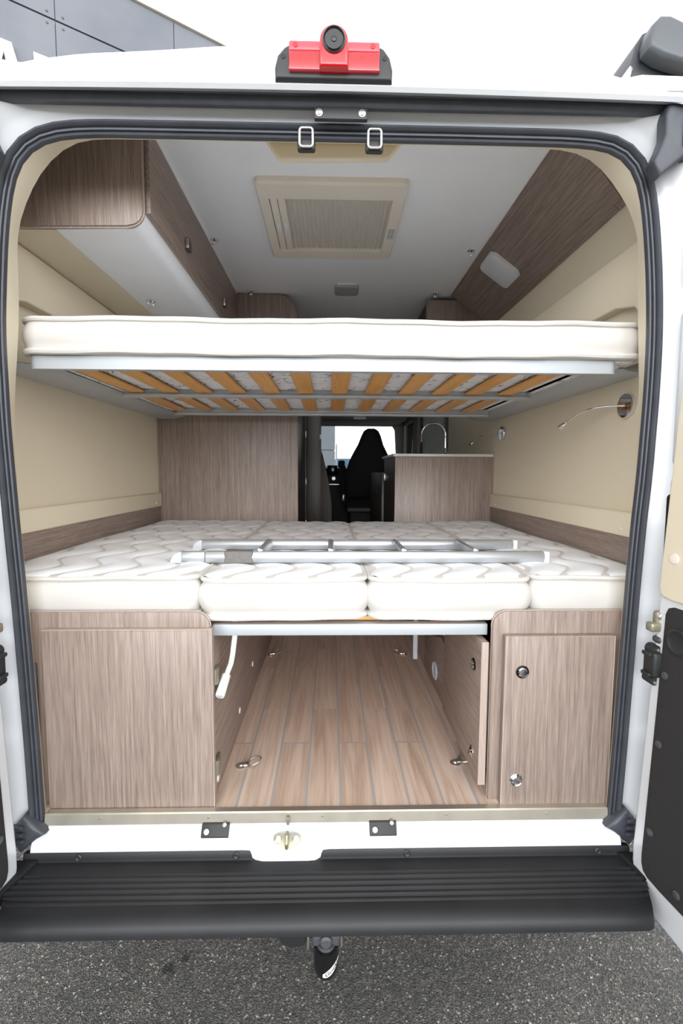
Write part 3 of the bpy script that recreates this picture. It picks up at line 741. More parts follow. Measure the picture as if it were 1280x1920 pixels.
rp = thing('overhead_locker', 'sloping dark wood-effect panel along the upper right of the ceiling', 'locker', (.79, .9, 2.37))
t = NB(); pa, pb = (.678, 2.449), (.908, 2.285); dx, dz = (pb[0]-pa[0]), (pb[1]-pa[1]); ln = math.hypot(dx, dz); nx, nz = -dz/ln, dx/ln
pts = []
for (u, y) in ((0, .21), (1, .302), (1, 1.515), (0, 1.515)):
    x = pa[0]+dx*u; z = pa[1]+dz*u; pts.append(((x, y, z), (x+nx*.018, y, z+nz*.018)))
va = [t.verts.new(p[0]) for p in pts]; vb = [t.verts.new(p[1]) for p in pts]
t.faces.new(va); t.faces.new(vb[::-1])
for i in range(4): t.faces.new((va[i], vb[i], vb[(i+1) % 4], va[(i+1) % 4]))
bmesh.ops.recalc_face_normals(t, faces=t.faces[:]); obj('front_panel', t, M['oak_y'], rp)
bm = NB(); prism(bm, [(.70, 2.45), (.905, 2.305), (.91, 2.29), (.905, 2.285), (.8, 2.41)], 'y', .312, .33); obj('end_panel', bm, M['oak_z'], rp)

def square_lamp(name, label, loc, size, nrm, m_body, m_cover, spin=0):
    r = thing(name, label, 'lamp', loc)
    N = Vector(nrm).normalized(); q = N.to_track_quat('Z', 'Y').to_matrix().to_4x4() @ Matrix.Rotation(spin, 4, 'Z')
    h = size/2; c = size*.14
    oct_ = [(-h+c, -h), (h-c, -h), (h, -h+c), (h, h-c), (h-c, h), (-h+c, h), (-h, h-c), (-h, -h+c)]
    t = NB(); prism(t, oct_, 'z', 0, .006, .001); b = NB(); merge(b, t, q); obj('lamp_base', b, m_body, r, local=True)
    t = NB(); loft(t, [[(x*s, y*s, z) for x, y in rrect(-h, h, -h, h, size*.16, 5)] for s, z in ((.99, .003), (.985, .012), (.95, .018), (.85, .021), (.3, .0225))]); b = NB(); merge(b, t, q); obj('lamp_cover', b, m_cover, r, local=True)
    return r
square_lamp('panel_lamp', 'square white lamp stuck on the sloping wood panel at upper right', (.772, 1.0, 2.3815), .165, (-.58, 0, -.81), M['white_plastic'], M['diffuser'])
square_lamp('ceiling_lamp', 'small square grey lamp on the ceiling beyond the roof hatch', (.102, 1.44, 2.452), .13, (0, 0, -1), M['white_plastic'], M['grey_diffuser'])

# roof hatch with pleated blind
rh = thing('roof_hatch', 'ivory framed roof hatch with closed pleated blind in the ceiling', 'roof hatch', (.03, .75, 2.45))
def ring_frame(bm, o, i, z0, z1, ro, ri, bev):
    O = rrect(*o, ro, 5); I = rrect(*i, ri, 5); n = len(O)
    O2 = rrect(*o, ro, 5, -bev)
    loft(bm, [[(x, y, z1) for x, y in O], [(x, y, z0+.008) for x, y in O], [(x, y, z0) for x, y in O2], [(x, y, z0) for x, y in I], [(x, y, z1) for x, y in I]], False, False)
bm = NB(); ring_frame(bm, (-.238, .282, .475, 1.04), (-.2, .236, .565, .965), 2.428, 2.453, .02, .006, .006); obj('frame', bm, M['ivory'], rh)
bm = NB(); rows = []
n = 23
for i in range(2*n+1):
    x = -.142 + .374*i/(2*n); z = 2.440 if i % 2 else 2.4465
    rows.append([(x, .566, z), (x, .964, z)])
strip(bm, rows); obj('pleated_blind', bm, M['pleats'], rh, smooth=0)
for x0 in (-.198, -.17):
    hb = obj('blind_rail', box(NB(), x0, x0+.026, .566, .964, 2.435, 2.448, .002), M['ivory'], rh)
    obj('blind_grip', box(NB(), x0+.006, x0+.022, .74, .81, 2.431, 2.436, .002), M['white_plastic'], hb)
bm = NB()
for i in range(2):
    for j in range(2): box(bm, .244+.014*i, .256+.014*i, .765+.042*j, .80+.042*j, 2.4262, 2.429, .001)
obj('vent_grille', bm, M['grey_plastic'], rh)
bm = NB(); box(bm, -.2, .24, .56, .97, 2.447, 2.451); obj('hatch_liner', bm, M['ivory'], rh)

# little catches with rings on the ceiling
def catch_local():
    r = thing('ceiling_catch', 'small chrome ring catch on the ceiling left of the roof hatch', 'catch', (0, 0, 0), 'ring catches along the ceiling')
    bm = NB(); box(bm, -.016, .016, -.011, .011, -.004, 0, .002); obj('catch_plate', bm, M['chrome'], r, local=True)
    bm = NB(); tube(bm, [(.011*math.cos(a*math.pi/8), -.004, -.013+.011*math.sin(a*math.pi/8)) for a in range(16)], .002, 6, closed=True); obj('catch_ring', bm, M['chrome'], r, local=True)
    return r
c0 = catch_local(); c0.location = (-.472, .92, 2.452)
dup(c0, (.635, .985, 2.452), 'small chrome ring catch on the ceiling beside the sloping wood panel')
dup(c0, (-.416, 1.49, 2.452), 'small chrome ring catch on the ceiling above the tall left wardrobe')
dup(c0, (.59, 1.49, 2.452), 'small chrome ring catch on the ceiling above the far right wall cupboard')
dup(c0, (-.70, .80, 2.157), 'small chrome ring catch on the white underside of the overhead cabinet')

# ------------------------------------------------------------------ WARDROBE, KITCHEN AND THE FAR END
wd = thing('wardrobe', 'tall wood-effect wardrobe behind the left end of the beds', 'wardrobe', (-.55, 1.95, FL))
out = [(-.943, FL), (-.165, FL), (-.165, 2.30)] + arc(-.275, 2.335, .11, 0, 90, 8) + [(-.72, 2.446), (-.80, 2.41), (-.91, 2.28), (-.943, 2.1)]
bm = NB(); prism(bm, out, 'y', 1.52, 1.538, .0015); obj('end_panel', bm, M['oak_z'], wd)
bm = NB(); prism(bm, [(x*.998, z-.002) for x, z in out], 'y', 1.539, 2.4); obj('carcass', bm, M['dark_wood'], wd)
bm = NB(); box(bm, -.166, -.16, 2.30, 2.4, FL, 2.2, .002); obj('door_edge', bm, M['dark_handle'], wd)
for z in (1.08, 1.38, 1.72): obj('hinge', box(NB(), -.162, -.155, 2.26, 2.3, z, z+.05, .002), M['steel'], wd)
pt = thing('partition', 'narrow dark wood partition between wardrobe and cab', 'partition', (-.11, 2.43, FL))
bm = NB(); box(bm, -.175, -.052, 2.42, 2.445, FL, 2.44, .003); obj('panel', bm, M['dark_wood'], pt)
bm = NB(); box(bm, -.064, -.05, 2.40, 2.42, 1.72, 1.755, .003); obj('coat_hook', bm, M['white_plastic'], pt)

kb = thing('kitchen_cabinet', 'wood-effect kitchen cabinet behind the right end of the lower bed', 'cabinet', (.66, 1.8, FL))
bm = NB(); box(bm, .384, .943, 1.52, 1.538, FL, 1.566, .0015); obj('end_panel', bm, M['oak_z'], kb)
bm = NB(); box(bm, .386, .943, 1.539, 2.1, FL, 1.566); obj('carcass', bm, M['dark_wood'], kb)
bm = NB(); box(bm, .376, .386, 2.0, 2.02, 1.42, 1.47, .002); obj('handle', bm, M['steel'], kb)
bm = NB(); prism(bm, rrect(.372, .944, 1.512, 2.12, .012, 3), 'z', 1.567, 1.583, .002); tag(obj('worktop', bm, M['worktop']), 'pale worktop lying on the kitchen cabinet', 'worktop')
fc = thing('faucet', 'tall arched chrome faucet on the pale kitchen worktop', 'faucet', (.735, 1.85, 1.583))
bm = NB(); path = [(.745, 1.85, 1.585), (.745, 1.85, 1.71)] + [(.668+.077*math.cos(R(a)), 1.85-.0*a, 1.71+.077*math.sin(R(a))) for a in range(15, 181, 15)] + [(.591, 1.85, 1.67)]
tube(bm, path, .0075, 12); obj('spout', bm, M['chrome'], fc)
bm = NB(); lathe(bm, [(.024, 0), (.022, .012), (.014, .02), (.012, .05), (0, .05)], (.745, 1.85, 1.583), (0, 0, 1)); obj('faucet_base', bm, M['chrome'], fc)
kc = thing('wall_cupboard', 'wood-effect wall cupboard under the ceiling at the far right', 'cupboard', (.74, 1.8, 2.2))
bm = NB(); prism(bm, [(.545, 2.20), (.545, 2.425), (.80, 2.425), (.912, 2.285), (.93, 2.2)], 'y', 1.522, 1.54, .0015); obj('end_panel', bm, M['oak_z'], kc)
bm = NB(); prism(bm, [(.553, 2.205), (.553, 2.42), (.80, 2.42), (.905, 2.285), (.92, 2.205)], 'y', 1.541, 2.2); obj('carcass', bm, M['dark_wood'], kc)
lc = thing('low_cupboard', 'low dark cupboard between the kitchen cabinet and the black cab seat', 'cupboard', (.6, 2.6, FL))
bm = NB(); box(bm, .375, .94, 2.14, 3.05, FL, 1.475, .004); obj('carcass', bm, M['dark_wood'], lc)
bm = NB(); lathe(bm, [(.006, 0), (.005, .004), (0, .005)], (.374, 2.45, 1.33), (-1, 0, 0), 12); obj('knob', bm, M['steel'], lc)
bs = thing('bench_seat', 'grey-brown bench backrest beside the narrow dark partition', 'bench', (-.3, 3.0, FL))
bm = NB(); prism(bm, [(-.75, FL+.4), (-.75, 1.66), (-.066, 1.668), (-.05, 1.63), (.005, 1.38), (.028, 1.22), (.031, 1.0), (.031, FL+.4)], 'y', 2.86, 2.98, .012, 3); obj('backrest', bm, M['seat_grey'], bs)
bm = NB(); box(bm, -.75, .03, 2.86, 3.4, FL, FL+.4, .01); obj('seat_box', bm, M['dark_wood'], bs)

# cab: front wall with windscreen, right-hand windows, dashboard, seat
WX0, WX1, WZ0, WZ1 = -.9, .875, 1.545, 2.065
bm = NB(); box(bm, -.99, .99, 4.98, 5.16, FL, WZ0); box(bm, -.99, .99, 4.98, 5.08, WZ1, 2.55); box(bm, -.99, WX0, 4.98, 5.08, WZ0, WZ1); 
prism(bm, [(WX1, WZ0), (.99, WZ0), (.99, WZ1), (WX1-.06, WZ1), (WX1-.03, WZ1-.05)], 'y', 4.98, 5.08); struct('wall_front', bm, M['cab_grey'])
bm = NB(); prism(bm, [(5.13, WZ0-.01), (5.136, WZ0-.01), (5.006, WZ1+.01), (5.0, WZ1+.01)], 'x', WX0-.01, WX1+.01); struct('window_1', bm, M['glass'], 0)
bm = NB(); box(bm, .945, .985, 2.6, 5.0, FL, 1.58); box(bm, .945, .985, 2.6, 5.0, 2.06, 2.5); box(bm, .945, .985, 2.6, 2.66, 1.58, 2.06); box(bm, .945, .985, 3.62, 4.25, 1.58, 2.06); box(bm, .90, .945, 3.75, 3.95, FL, 2.4, .02); box(bm, .945, .985, 4.93, 5.0, 1.58, 2.06)
struct('wall_right_cab', bm, M['cab_grey']).name = 'wall_cab'
bm = NB(); box(bm, .96, .966, 2.65, 3.63, 1.57, 2.07); struct('window_2', bm, M['glass'], 0)
bm = NB(); box(bm, .96, .966, 4.24, 4.94, 1.57, 2.07); struct('window_3', bm, M['glass'], 0)
bm = NB(); rows = []
for i in range(80):
    y = 2.68 + .93*i/79; x = .935 + .008*math.sin(i*.9); rows.append([(x, y, 1.6), (x, y, 2.03)])
strip(bm, rows); tag(obj('curtain', bm, M['curtain']), 'grey pleated curtain across the side window behind the faucet', 'curtain')
bm = NB(); L = rrect(2.665, 3.615, 1.585, 2.055, .12, 6); tube(bm, [(.942, y, z) for y, z in L], .012, 8, closed=True); struct('trim_7', bm, M['plastic'])
hc = thing('overhead_console', 'grey console with small lamp above the windscreen', 'console', (0, 4.8, 2.07))
bm = NB(); box(bm, -.9, .9, 4.35, 4.97, 2.07, 2.3, .03, 3); obj('shelf', bm, M['cab_grey'], hc)
bm = NB(); box(bm, .28, .42, 4.33, 4.36, 2.075, 2.11, .005); obj('lamp', bm, M['white_plastic'], hc)
da = thing('dashboard', 'black dashboard with screen and round knob below the windscreen', 'dashboard', (0, 4.7, FL))
bm = NB(); prism(bm, [(4.5, FL), (4.5, 1.45), (4.54, 1.52), (4.7, 1.54), (4.96, 1.54), (4.96, FL)], 'x', -.93, .93, .01); obj('body', bm, M['dash'], da)
bm = NB(); box(bm, -.02, .10, 4.47, 4.51, 1.44, 1.555, .006); obj('screen', bm, M['gloss_black'], da)
bm = NB(); lathe(bm, [(.028, 0), (.028, .01), (.022, .014), (.02, .006), (0, .006)], (.055, 4.5, 1.40), (0, -1, 0)); box(bm, 0, .12, 4.485, 4.505, 1.325, 1.335); obj('knob', bm, M['steel'], da)
st = thing('cab_seat', 'high-backed black cab seat in front of the windscreen', 'seat', (.42, 4.0, FL))
bm = NB(); prof = [(.19, 1.2), (.185, 1.48), (.21, 1.58), (.26, 1.68), (.31, 1.77), (.345, 1.86), (.37, 1.91), (.41, 1.935), (.48, 1.935), (.52, 1.91), (.545, 1.86), (.575, 1.76), (.625, 1.66), (.66, 1.56), (.67, 1.4), (.66, 1.2)]
prism(bm, prof, 'y', 3.86, 4.0, .045, 4); obj('backrest', bm, M['seat_black'], st)
bm = NB(); box(bm, .18, .68, 3.9, 4.4, 1.05, 1.2, .04, 3); obj('seat_cushion', bm, M['seat_black'], st)
bm = NB(); box(bm, .2, .66, 3.84, 3.9, 1.06, 1.1, .01); obj('seat_rail', bm, M['cab_grey'], st)
bm = NB(); box(bm, .10, .17, 3.9, 4.2, 1.52, 1.6, .02, 3); box(bm, .12, .18, 3.95, 4.05, 1.2, 1.55, .02, 3); obj('armrest', bm, M['seat_black'], st)
bm = NB(); box(bm, .14, .17, 3.86, 3.9, 1.17, 1.24, .008); obj('lever', bm, M['steel'], st)
bm = NB(); box(bm, .22, .64, 3.95, 4.35, FL, 1.05, .02); obj('pedestal', bm, M['dash'], st)

# ------------------------------------------------------------------ UPPER BED
ub = thing('bunk_bed', 'white aluminium upper bed frame with beech slats seen from below', 'bed', (0, .65, 1.76))
def rail(x0, x1, y0, y1, z0, z1, r):
    P = [(x0, y1)] + [(x0+r-r*math.cos(R(a)), y0+r-r*math.sin(R(a))) for a in range(0, 91, 15)] + [(x1-r+r*math.sin(R(a)), y0+r-r*math.cos(R(a))) for a in range(0, 91, 15)] + [(x1, y1)]
    return prism(NB(), P, 'z', z0, z1, .004, 3)
obj('front_rail', rail(-.782, .80, .115, .138, 1.748, 1.783, .022), M['alu_white'], ub)
bm = rail(-.752, .776, .6, .645, 1.752, 1.764, .03); box(bm, -.74, .765, .606, .64, 1.764, 1.782, .002); obj('middle_rail', bm, M['alu_white'], ub)
bm = rail(-.728, .79, 1.12, 1.16, 1.747, 1.759, .03); box(bm, -.71, .775, 1.125, 1.155, 1.759, 1.782, .002); obj('far_rail', bm, M['alu_white'], ub)
for s, x in enumerate((-.745, .755)):
    bm = NB(); box(bm, x-.01, x+.01, .139, 1.12, 1.7795, 1.7835); obj('gap_strip', bm, M['plastic'], ub)  # black strip standing in for the dark gap beside the outer slats
for i in range(12):
    x = -.69 + .1235*i
    bm = NB(); t = box(NB(), -.029, .029, .141, 1.118, 1.766, 1.773, .0035, 3)
    for v in t.verts: v.co.x += x; v.co.z -= .004*math.sin(math.pi*(v.co.y-.168)/.95)*0
    obj('slat', t, M['slat'], ub)
for sg, nm in ((-1, 'left'), (1, 'right')):
    bm = NB(); t = NB()
    prof = [(.945, 1.770), (.90, 1.766), (.84, 1.768), (.80, 1.774), (.785, 1.781), (.80, 1.786), (.945, 1.786)]
    V = []
    for y, kx in ((.20, .08), (.215, .045), (.25, .015), (.29, 0), (.9, 0), (1.515, 0)):
        V.append([t.verts.new((sg*min(.945, x+kx*(1 if x < .93 else 0)), y, z)) for x, z in prof])
    k = len(prof)
    for A, B in zip(V, V[1:]):
        for i in range(k): t.faces.new((A[i], A[(i+1) % k], B[(i+1) % k], B[i]))
    t.faces.new(V[0]); t.faces.new(V[-1][::-1]); bmesh.ops.recalc_face_normals(t, faces=t.faces[:])
    r = obj('bed_support_rail', t, M['alu_white']); tag(r, 'grey wall rail carrying the %s side of the upper bed' % nm, 'rail', 'wall rails under the upper bed')

def mattress(name, label, x0, x1, y0, y1, z0, z1, r, bulge, quilt, group=None, dy=0):
    T = thing(name, label, 'mattress', ((x0+x1)/2, (y0+y1)/2, z0), group)
    h = z1-z0
    ring = lambda off, z: [(x, y, z) for x, y in rrect(x0, x1, y0, y1, r, 8, off)]
    bm = NB()
    loft(bm, [ring(-.02, z0), ring(-.008, z0+.003), ring(-.001, z0+.012), ring(0, z0+.022), ring(bulge*.35, z0+.028), ring(bulge*.9, z0+h*.4), ring(bulge, z0+h*.55), ring(bulge*.7, z1-.036), ring(.001, z1-.025), ring(-.0015, z1-.019), ring(-.003, z1-.008), ring(-.02, z1-.004)], True, True)
    obj('side_band', bm, M['side'], T)
    for z, rr, of in ((z0+.009, .0085, .0), (z1-.011, .007, .0)):
        bm = NB(); P = rrect(x0, x1, y0, y1, r, 8, of); pts = []
        for i in range(len(P)):
            a = Vector(P[i]); b = Vector(P[(i+1) % len(P)]); m_ = max(1, int((b-a).length/.05))
            for q in range(m_):
                p = a.lerp(b, q/m_); pts.append((p.x, p.y, z + .0018*math.sin(p.x*11+p.y*7) + .001*math.sin(p.x*31)))
        tube(bm, pts, rr, 8, closed=True); obj('piping', bm, M['side'], T)
    # quilted top: a fine grid with stitched waves pressed in
    st = .0085 if quilt else .05
    nx = max(2, int((x1-x0)/st)); ny = max(2, int((y1-y0)/st)); rows = []
    for i in range(nx+1):
        row = []
        for j in range(ny+1):
            x = x0 + (x1-x0)*i/nx; y = y0 + (y1-y0)*j/ny
            cx = min(max(x, x0+r), x1-r); cy = min(max(y, y0+r), y1-r); d = math.hypot(x-cx, y-cy)
            if d > r:                      # pull the square corner in to the rounded one
                x = cx + (x-cx)*r/d; y = cy + (y-cy)*r/d
            e = min(x-x0, x1-x, y-y0, y1-y)
            z = z1-.008 + .009*min(1, max(0, e)/.035)**.5
            if quilt:
                g = .115; u = (x + .032*math.sin(2*math.pi*y/.27 + 1.3*math.floor(x/g+.5)*0))/g
                k = abs(u-round(u))*g
                z -= .0045*math.exp(-(k/.011)**2) - .002*math.cos(2*math.pi*u+math.pi)
            row.append((x, y, z))
        rows.append(row)
    bm = NB(); strip(bm, rows); bmesh.ops.recalc_face_normals(bm, faces=bm.faces[:])
    for f in bm.faces:
        if f.normal.z < 0: f.normal_flip()
    obj('quilted_top', bm, M['quilt'], T, smooth=80)
    return T
um = mattress('mattress', 'long cream mattress on the slatted upper bed', -.795, .868, .098, 1.26, 1.783, 1.884, .05, .008, False)
bm = NB(); box(bm, -.77, .845, .125, 1.235, 1.7795, 1.7835); obj('underside', bm, M['scribble'], um)['label'] = 'white printed underside'

# ------------------------------------------------------------------ LOWER BED
G = 'mattress sections of the lower bed'
mattress('mattress', 'white mattress section at the far left of the lower bed, above the left cupboard', -.925, -.340, .07, 1.51, 1.085, 1.205, .035, .008, True, G)
mattress('mattress', 'white mattress section left of centre on the lower bed, under the grey strap', -.330, .116, .07, 1.51, 1.079, 1.2, .04, .014, True, G)
mattress('mattress', 'white mattress section right of centre on the lower bed', .128, .566, .07, 1.51, 1.079, 1.2, .04, .014, True, G)
mattress('mattress', 'white mattress section at the far right of the lower bed, above the two-lock door', .574, .925, .07, 1.51, 1.085, 1.205, .035, .008, True, G)
bp_ = thing('bed_platform', 'bed base with grey aluminium front rail under the lower mattresses', 'bed', (.08, .8, 1.05))
bm = NB(); box(bm, -.93, .93, .112, 1.515, 1.0665, 1.078, .002); obj('board', bm, M['slat'], bp_)['label'] = 'orange wooden base board'
bm = NB(); box(bm, -.30, .452, .078, .105, 1.034, 1.066, .003); obj('front_rail', bm, M['alu_white'], bp_)
bm = NB(); box(bm, .366, .384, .74, .76, .70, 1.066, .002); obj('leg', bm, M['grey_plastic'], bp_)
bm = NB(); box(bm, -.296, .455, 1.47, 1.49, FL, 1.066); obj('light_stop', bm, M['oak_z'], bp_)  # unseen panel added to keep cab light off the floor under the bed

# left and right cupboards below the bed
lcb = thing('base_cabinet', 'wide wood-effect cupboard below the left end of the lower bed', 'cabinet', (-.6, .7, FL))
pan = [(-.80, .572), (-.2985, .572), (-.2985, 1.065)] + arc(-.3385, 1.07, .04, 0, 90, 6) + [(-.80, 1.11)]
bm = NB(); prism(bm, pan, 'y', .046, .064, .0015); obj('front_panel', bm, M['oak_z'], lcb)
bm = NB(); tube(bm, [(-.80, .055, 1.1095)] + [(x, .055, z-.0005) for x, z in arc(-.3385, 1.07, .04, 90, 0, 6)], .0025, 6); obj('edge_band', bm, M['oak_edge'], lcb)
bm = NB(); box(bm, -.726, -.29, .026, .044, .567, 1.066, .0015); ld = obj('door', bm, M['oak_z'], lcb)
bm = NB(); box(bm, -.727, -.289, .0255, .0445, 1.066, 1.069, .001); box(bm, -.2902, -.2885, .0255, .0445, .567, 1.066); obj('edge_band', bm, M['oak_edge'], ld)
bm = NB(); box(bm, -.312, -.296, .065, 1.5, FL, 1.065, .001); ls = obj('side_panel', bm, M['oak_y'], lcb)
bm = NB(); box(bm, -.935, -.313, .065, 1.5, FL, FL+.02); box(bm, -.935, -.313, 1.48, 1.5, FL+.02, 1.065); obj('carcass', bm, M['oak_y'], lcb)
for y, z in ((.42, .648), (.70, .70), (.095, .618), (1.05, .74)):
    bm = NB(); lathe(bm, [(.011, 0), (.010, .003), (0, .0035)], (-.296, y, z), (1, 0, 0), 16); obj('screw_cap', bm, M['white_plastic'], ls)
for z in (.945, .69):
    bm = NB(); box(bm, -.296, -.288, .05, .10, z-.02, z+.002, .002); box(bm, -.29, -.280, .048, .066, z-.035, z+.01, .003); tube(bm, [(-.286, .046, z+.01), (-.286, .046, z-.032)], .005, 10)
    obj('hinge', bm, M['zinc'], lcb)
bm = NB(); box(bm, -.795, -.752, .040, .048, .60, .975, .018, 4); obj('cut_out', bm, M['rubber'], lcb)['label'] = 'black rubber lined cut-out beside the seal'

rcb = thing('base_cabinet', 'narrower wood-effect cupboard with twin round locks below the right end of the lower bed', 'cabinet', (.7, .7, FL))
pan = [(.455, .572), (.455, 1.065)] + arc(.495, 1.07, .04, 180, 90, 6) + [(.83, 1.11), (.83, .572)]
bm = NB(); prism(bm, pan, 'y', .046, .064, .0015); obj('front_panel', bm, M['oak_z'], rcb)
bm = NB(); tube(bm, [(.456, .055, .575), (.456, .055, 1.06)] + [(x, .055, z-.0005) for x, z in arc(.495, 1.07, .04, 180, 90, 6)] + [(.83, .055, 1.1095)], .0025, 6); obj('edge_band', bm, M['oak_edge'], rcb)
bm = NB(); box(bm, .482, .776, .022, .044, .569, 1.05, .003); rd = obj('door', bm, M['oak_z'], rcb)
bm = NB(); tube(bm, [(.4835, .0235, .571), (.4835, .0235, 1.0485), (.7745, .0235, 1.0485), (.7745, .0235, .571)], .002, 6); obj('edge_band', bm, M['oak_edge'], rd)
def lock(p, d, parent, turn, dark):
    p = Vector(p); d = Vector(d)
    bm = NB(); lathe(bm, [(.0175, 0), (.0175, .002), (.0155, .004), (.0125, .002), (0, .002)], p, d, 28); lk = obj('lock', bm, M['gloss_black'] if dark else M['chrome'], parent)
    bm = NB(); lathe(bm, [(.0125, 0), (.0125, .004), (.010, .0065), (0, .007)], p, d, 28); kn = obj('lock_knob', bm, M['chrome'], lk)
    s, u = frame_of(d); q = Matrix((s, u, d)).transposed().to_4x4(); t = box(NB(), -.0022, .0022, -.0095, .0095, .006, .009, .001); t.transform(Matrix.Translation(p) @ q @ Matrix.Rotation(R(turn), 4, 'Z')); obj('lock_slot', t, M['dark_handle'], lk)
lock((.529, .0218, .953), (0, -1, 0), rd, 0, True); lock((.522, .0218, .652), (0, -1, 0), rd, -55, False)
bm = NB(); box(bm, .455, .471, .065, .95, FL, 1.0, .001); prism(bm, [(.95, FL), (1.5, FL), (1.5, .9), (1.0, .92), (.95, 1.0)], 'x', .455, .471); rs_ = obj('side_panel', bm, M['oak_y'], rcb)
bm = NB(); box(bm, .472, .935, .065, 1.5, FL, FL+.02); box(bm, .472, .935, 1.48, 1.5, FL+.02, 1.06); obj('carcass', bm, M['oak_y'], rcb)
bm = NB(); box(bm, .428, .446, .05, .47, .62, 1.024, .0015); sd = obj('side_door', bm, M['oak_y'], rcb)
sd['label'] = 'inner door facing the gangway'
bm = NB(); box(bm, .446, .455, .10, .43, .66, 1.0); obj('door_rebate', bm, M['plastic'], sd)
bm = NB(); box(bm, .4275, .4465, .0488, .0503, .62, 1.024); obj('edge_band', bm, M['oak_edge'], sd)
lock((.428, .114, .937), (-1, 0, 0), sd, 0, True); lock((.428, .116, .677), (-1, 0, 0), sd, 20, False)
bm = NB(); lathe(bm, [(.038, 0), (.038, .003), (.033, .006), (.028, .002), (0, .002)], (.455, .72, .66), (-1, 0, 0), 32); obj('air_vent', bm, M['grey_plastic'], rs_)

# crank handle hanging below the bed rail
ch = thing('crank_handle', 'white bent tube handle hanging below the bed rail at left', 'handle', (-.25, .1, 1.03))
bm = NB(); tube(bm, [(-.243, .105, 1.066), (-.244, .105, 1.03), (-.252, .105, .97), (-.257, .104, .945), (-.262, .10, .932), (-.266, .09, .92), (-.269, .08, .912)], .0075, 14); obj('tube', bm, M['white_plastic'], ch)
bm = NB(); p0 = Vector((-.2655, .087, .921)); p1 = Vector((-.273, .036, .884)); d = (p1-p0); L = d.length
lathe(bm, [(.0105, 0), (.0125, .003), (.0125, L-.003), (.011, L), (.008, L), (.008, L-.001), (0, L-.001)], p0, d, 24); g = obj('grip', bm, M['white_plastic'], ch)
bm = NB(); lathe(bm, [(.006, 0), (.005, .002), (0, .0022)], p1, d, 16); obj('end_screw', bm, M['grey_plastic'], g)

# lashing rings on the floor
def lashing():
    r = thing('lashing_ring', 'steel lashing ring on the floor at the front left, beside the wide cupboard', 'ring', (0, 0, 0), 'lashing rings on the plank floor')
    bm = NB(); lathe(bm, [(.016, 0), (.016, .003), (.012, .005), (.008, .005), (.007, .009), (0, .010)], (0, 0, 0), (0, 0, 1), 24); obj('ring_base', bm, M['steel'], r, local=True)
    bm = NB(); tube(bm, [(.038+.0215*math.cos(a*math.pi/12), .008+.0215*math.sin(a*math.pi/12), .012+.008*math.cos(a*math.pi/12)) for a in range(24)], .0024, 8, closed=True); obj('ring_loop', bm, M['steel'], r, local=True)
    bm = NB(); box(bm, .005, .024, -.006, .012, .001, .009, .003); obj('ring_lug', bm, M['steel'], r, local=True)
    return r
l0 = lashing(); l0.location = (-.252, .205, FL)
dup(l0, (.408, .21, FL), 'steel lashing ring on the floor at the front right, beside the inner door', R(10))
dup(l0, (-.272, 1.1, FL), 'steel lashing ring on the floor deep in the gangway at the left', R(20))
dup(l0, (.384, 1.1, FL), 'steel lashing ring on the floor deep in the gangway at the right', R(160))

# crumpled plastic bag at the top of the right cupboard
pb = thing('plastic_bag', 'crumpled clear plastic bag with orange print under the bed at right', 'bag', (.47, .56, 1.0))
bm = NB(); rnd = random.Random(5); rows = []
for i in range(9):
    rows.append([(.452 - .07*math.sin(math.pi*i/8) + rnd.uniform(-.012, .012), .47 + .03*j + rnd.uniform(-.01, .01), 1.02 - .19*i/8*(.6+.4*math.sin(j*.8)) + rnd.uniform(-.012, .012)) for j in range(8)])
strip(bm, rows); obj('film', bm, M['film'], pb, smooth=0)
bm = NB(); prism(bm, [(.415, .90), (.44, .955), (.446, .945), (.444, .875)], 'y', .50, .502); obj('care_label', bm, M['paper'], pb)
bm = NB(); prism(bm, [(.385, .93), (.40, .97), (.44, .97), (.43, .935), (.41, .92)], 'y', .515, .517); obj('print', bm, M['orange'], pb)

# ------------------------------------------------------------------ LADDER lying on the lower bed
ldr = thing('ladder', 'aluminium bunk ladder lying across the lower mattresses', 'ladder', (.1, .37, 1.205))
def railbar(x0, x1, yc, zc, hy=.0135, hz=.0165):
    P = [(yc-hy, zc+hz-.006), (yc-hy-.003, zc), (yc-hy, zc-hz+.004), (yc-hy+.004, zc-hz), (yc+hy-.004, zc-hz), (yc+hy, zc-hz+.004), (yc+hy, zc+hz-.006), (yc+hy-.006, zc+hz), (yc-hy+.006, zc+hz)]
    return prism(NB(), P, 'x', x0, x1, .001)
zf = 1.2215
fr = obj('front_rail', railbar(-.357, .674, .25, zf), M['alu'], ldr)
obj('front_rail_foot', railbar(-.428, -.359, .25, zf, .0125, .0155), M['alu'], ldr)
bk = obj('back_rail', railbar(-.432, .672, .497, zf), M['alu'], ldr)
bm = NB(); box(bm, -.300, -.214, .2325, .2685, zf-.019, zf+.0185, .005, 3); obj('strap', bm, M['strap'], ldr)['label'] = 'grey fabric strap round the front rail'
for (xe, yc) in ((-.428, .25), (-.432, .497)):
    bm = NB(); prism(bm, [(xe, zf-.018)] + [(xe-.034*math.sin(R(a)), zf-.018+.035*math.cos(R(a))) for a in range(0, 91, 15)], 'y', yc-.0155, yc+.0155, .002); obj('end_cap', bm, M['grey_plastic'], ldr)
for (xe, yc) in ((.674, .25), (.672, .497)):
    bm = NB(); box(bm, xe, xe+.016, yc-.0145, yc+.0145, zf-.0175, zf+.0175, .004, 3); obj('end_cap', bm, M['white_plastic'], ldr)
bm = NB(); box(bm, -.44, -.415, .238, .262, 1.200, 1.206, .002); tube(bm, [(-.425, .232, 1.203), (-.395, .232, 1.203)], .003, 8); obj('foot_clip', bm, M['steel'], ldr)
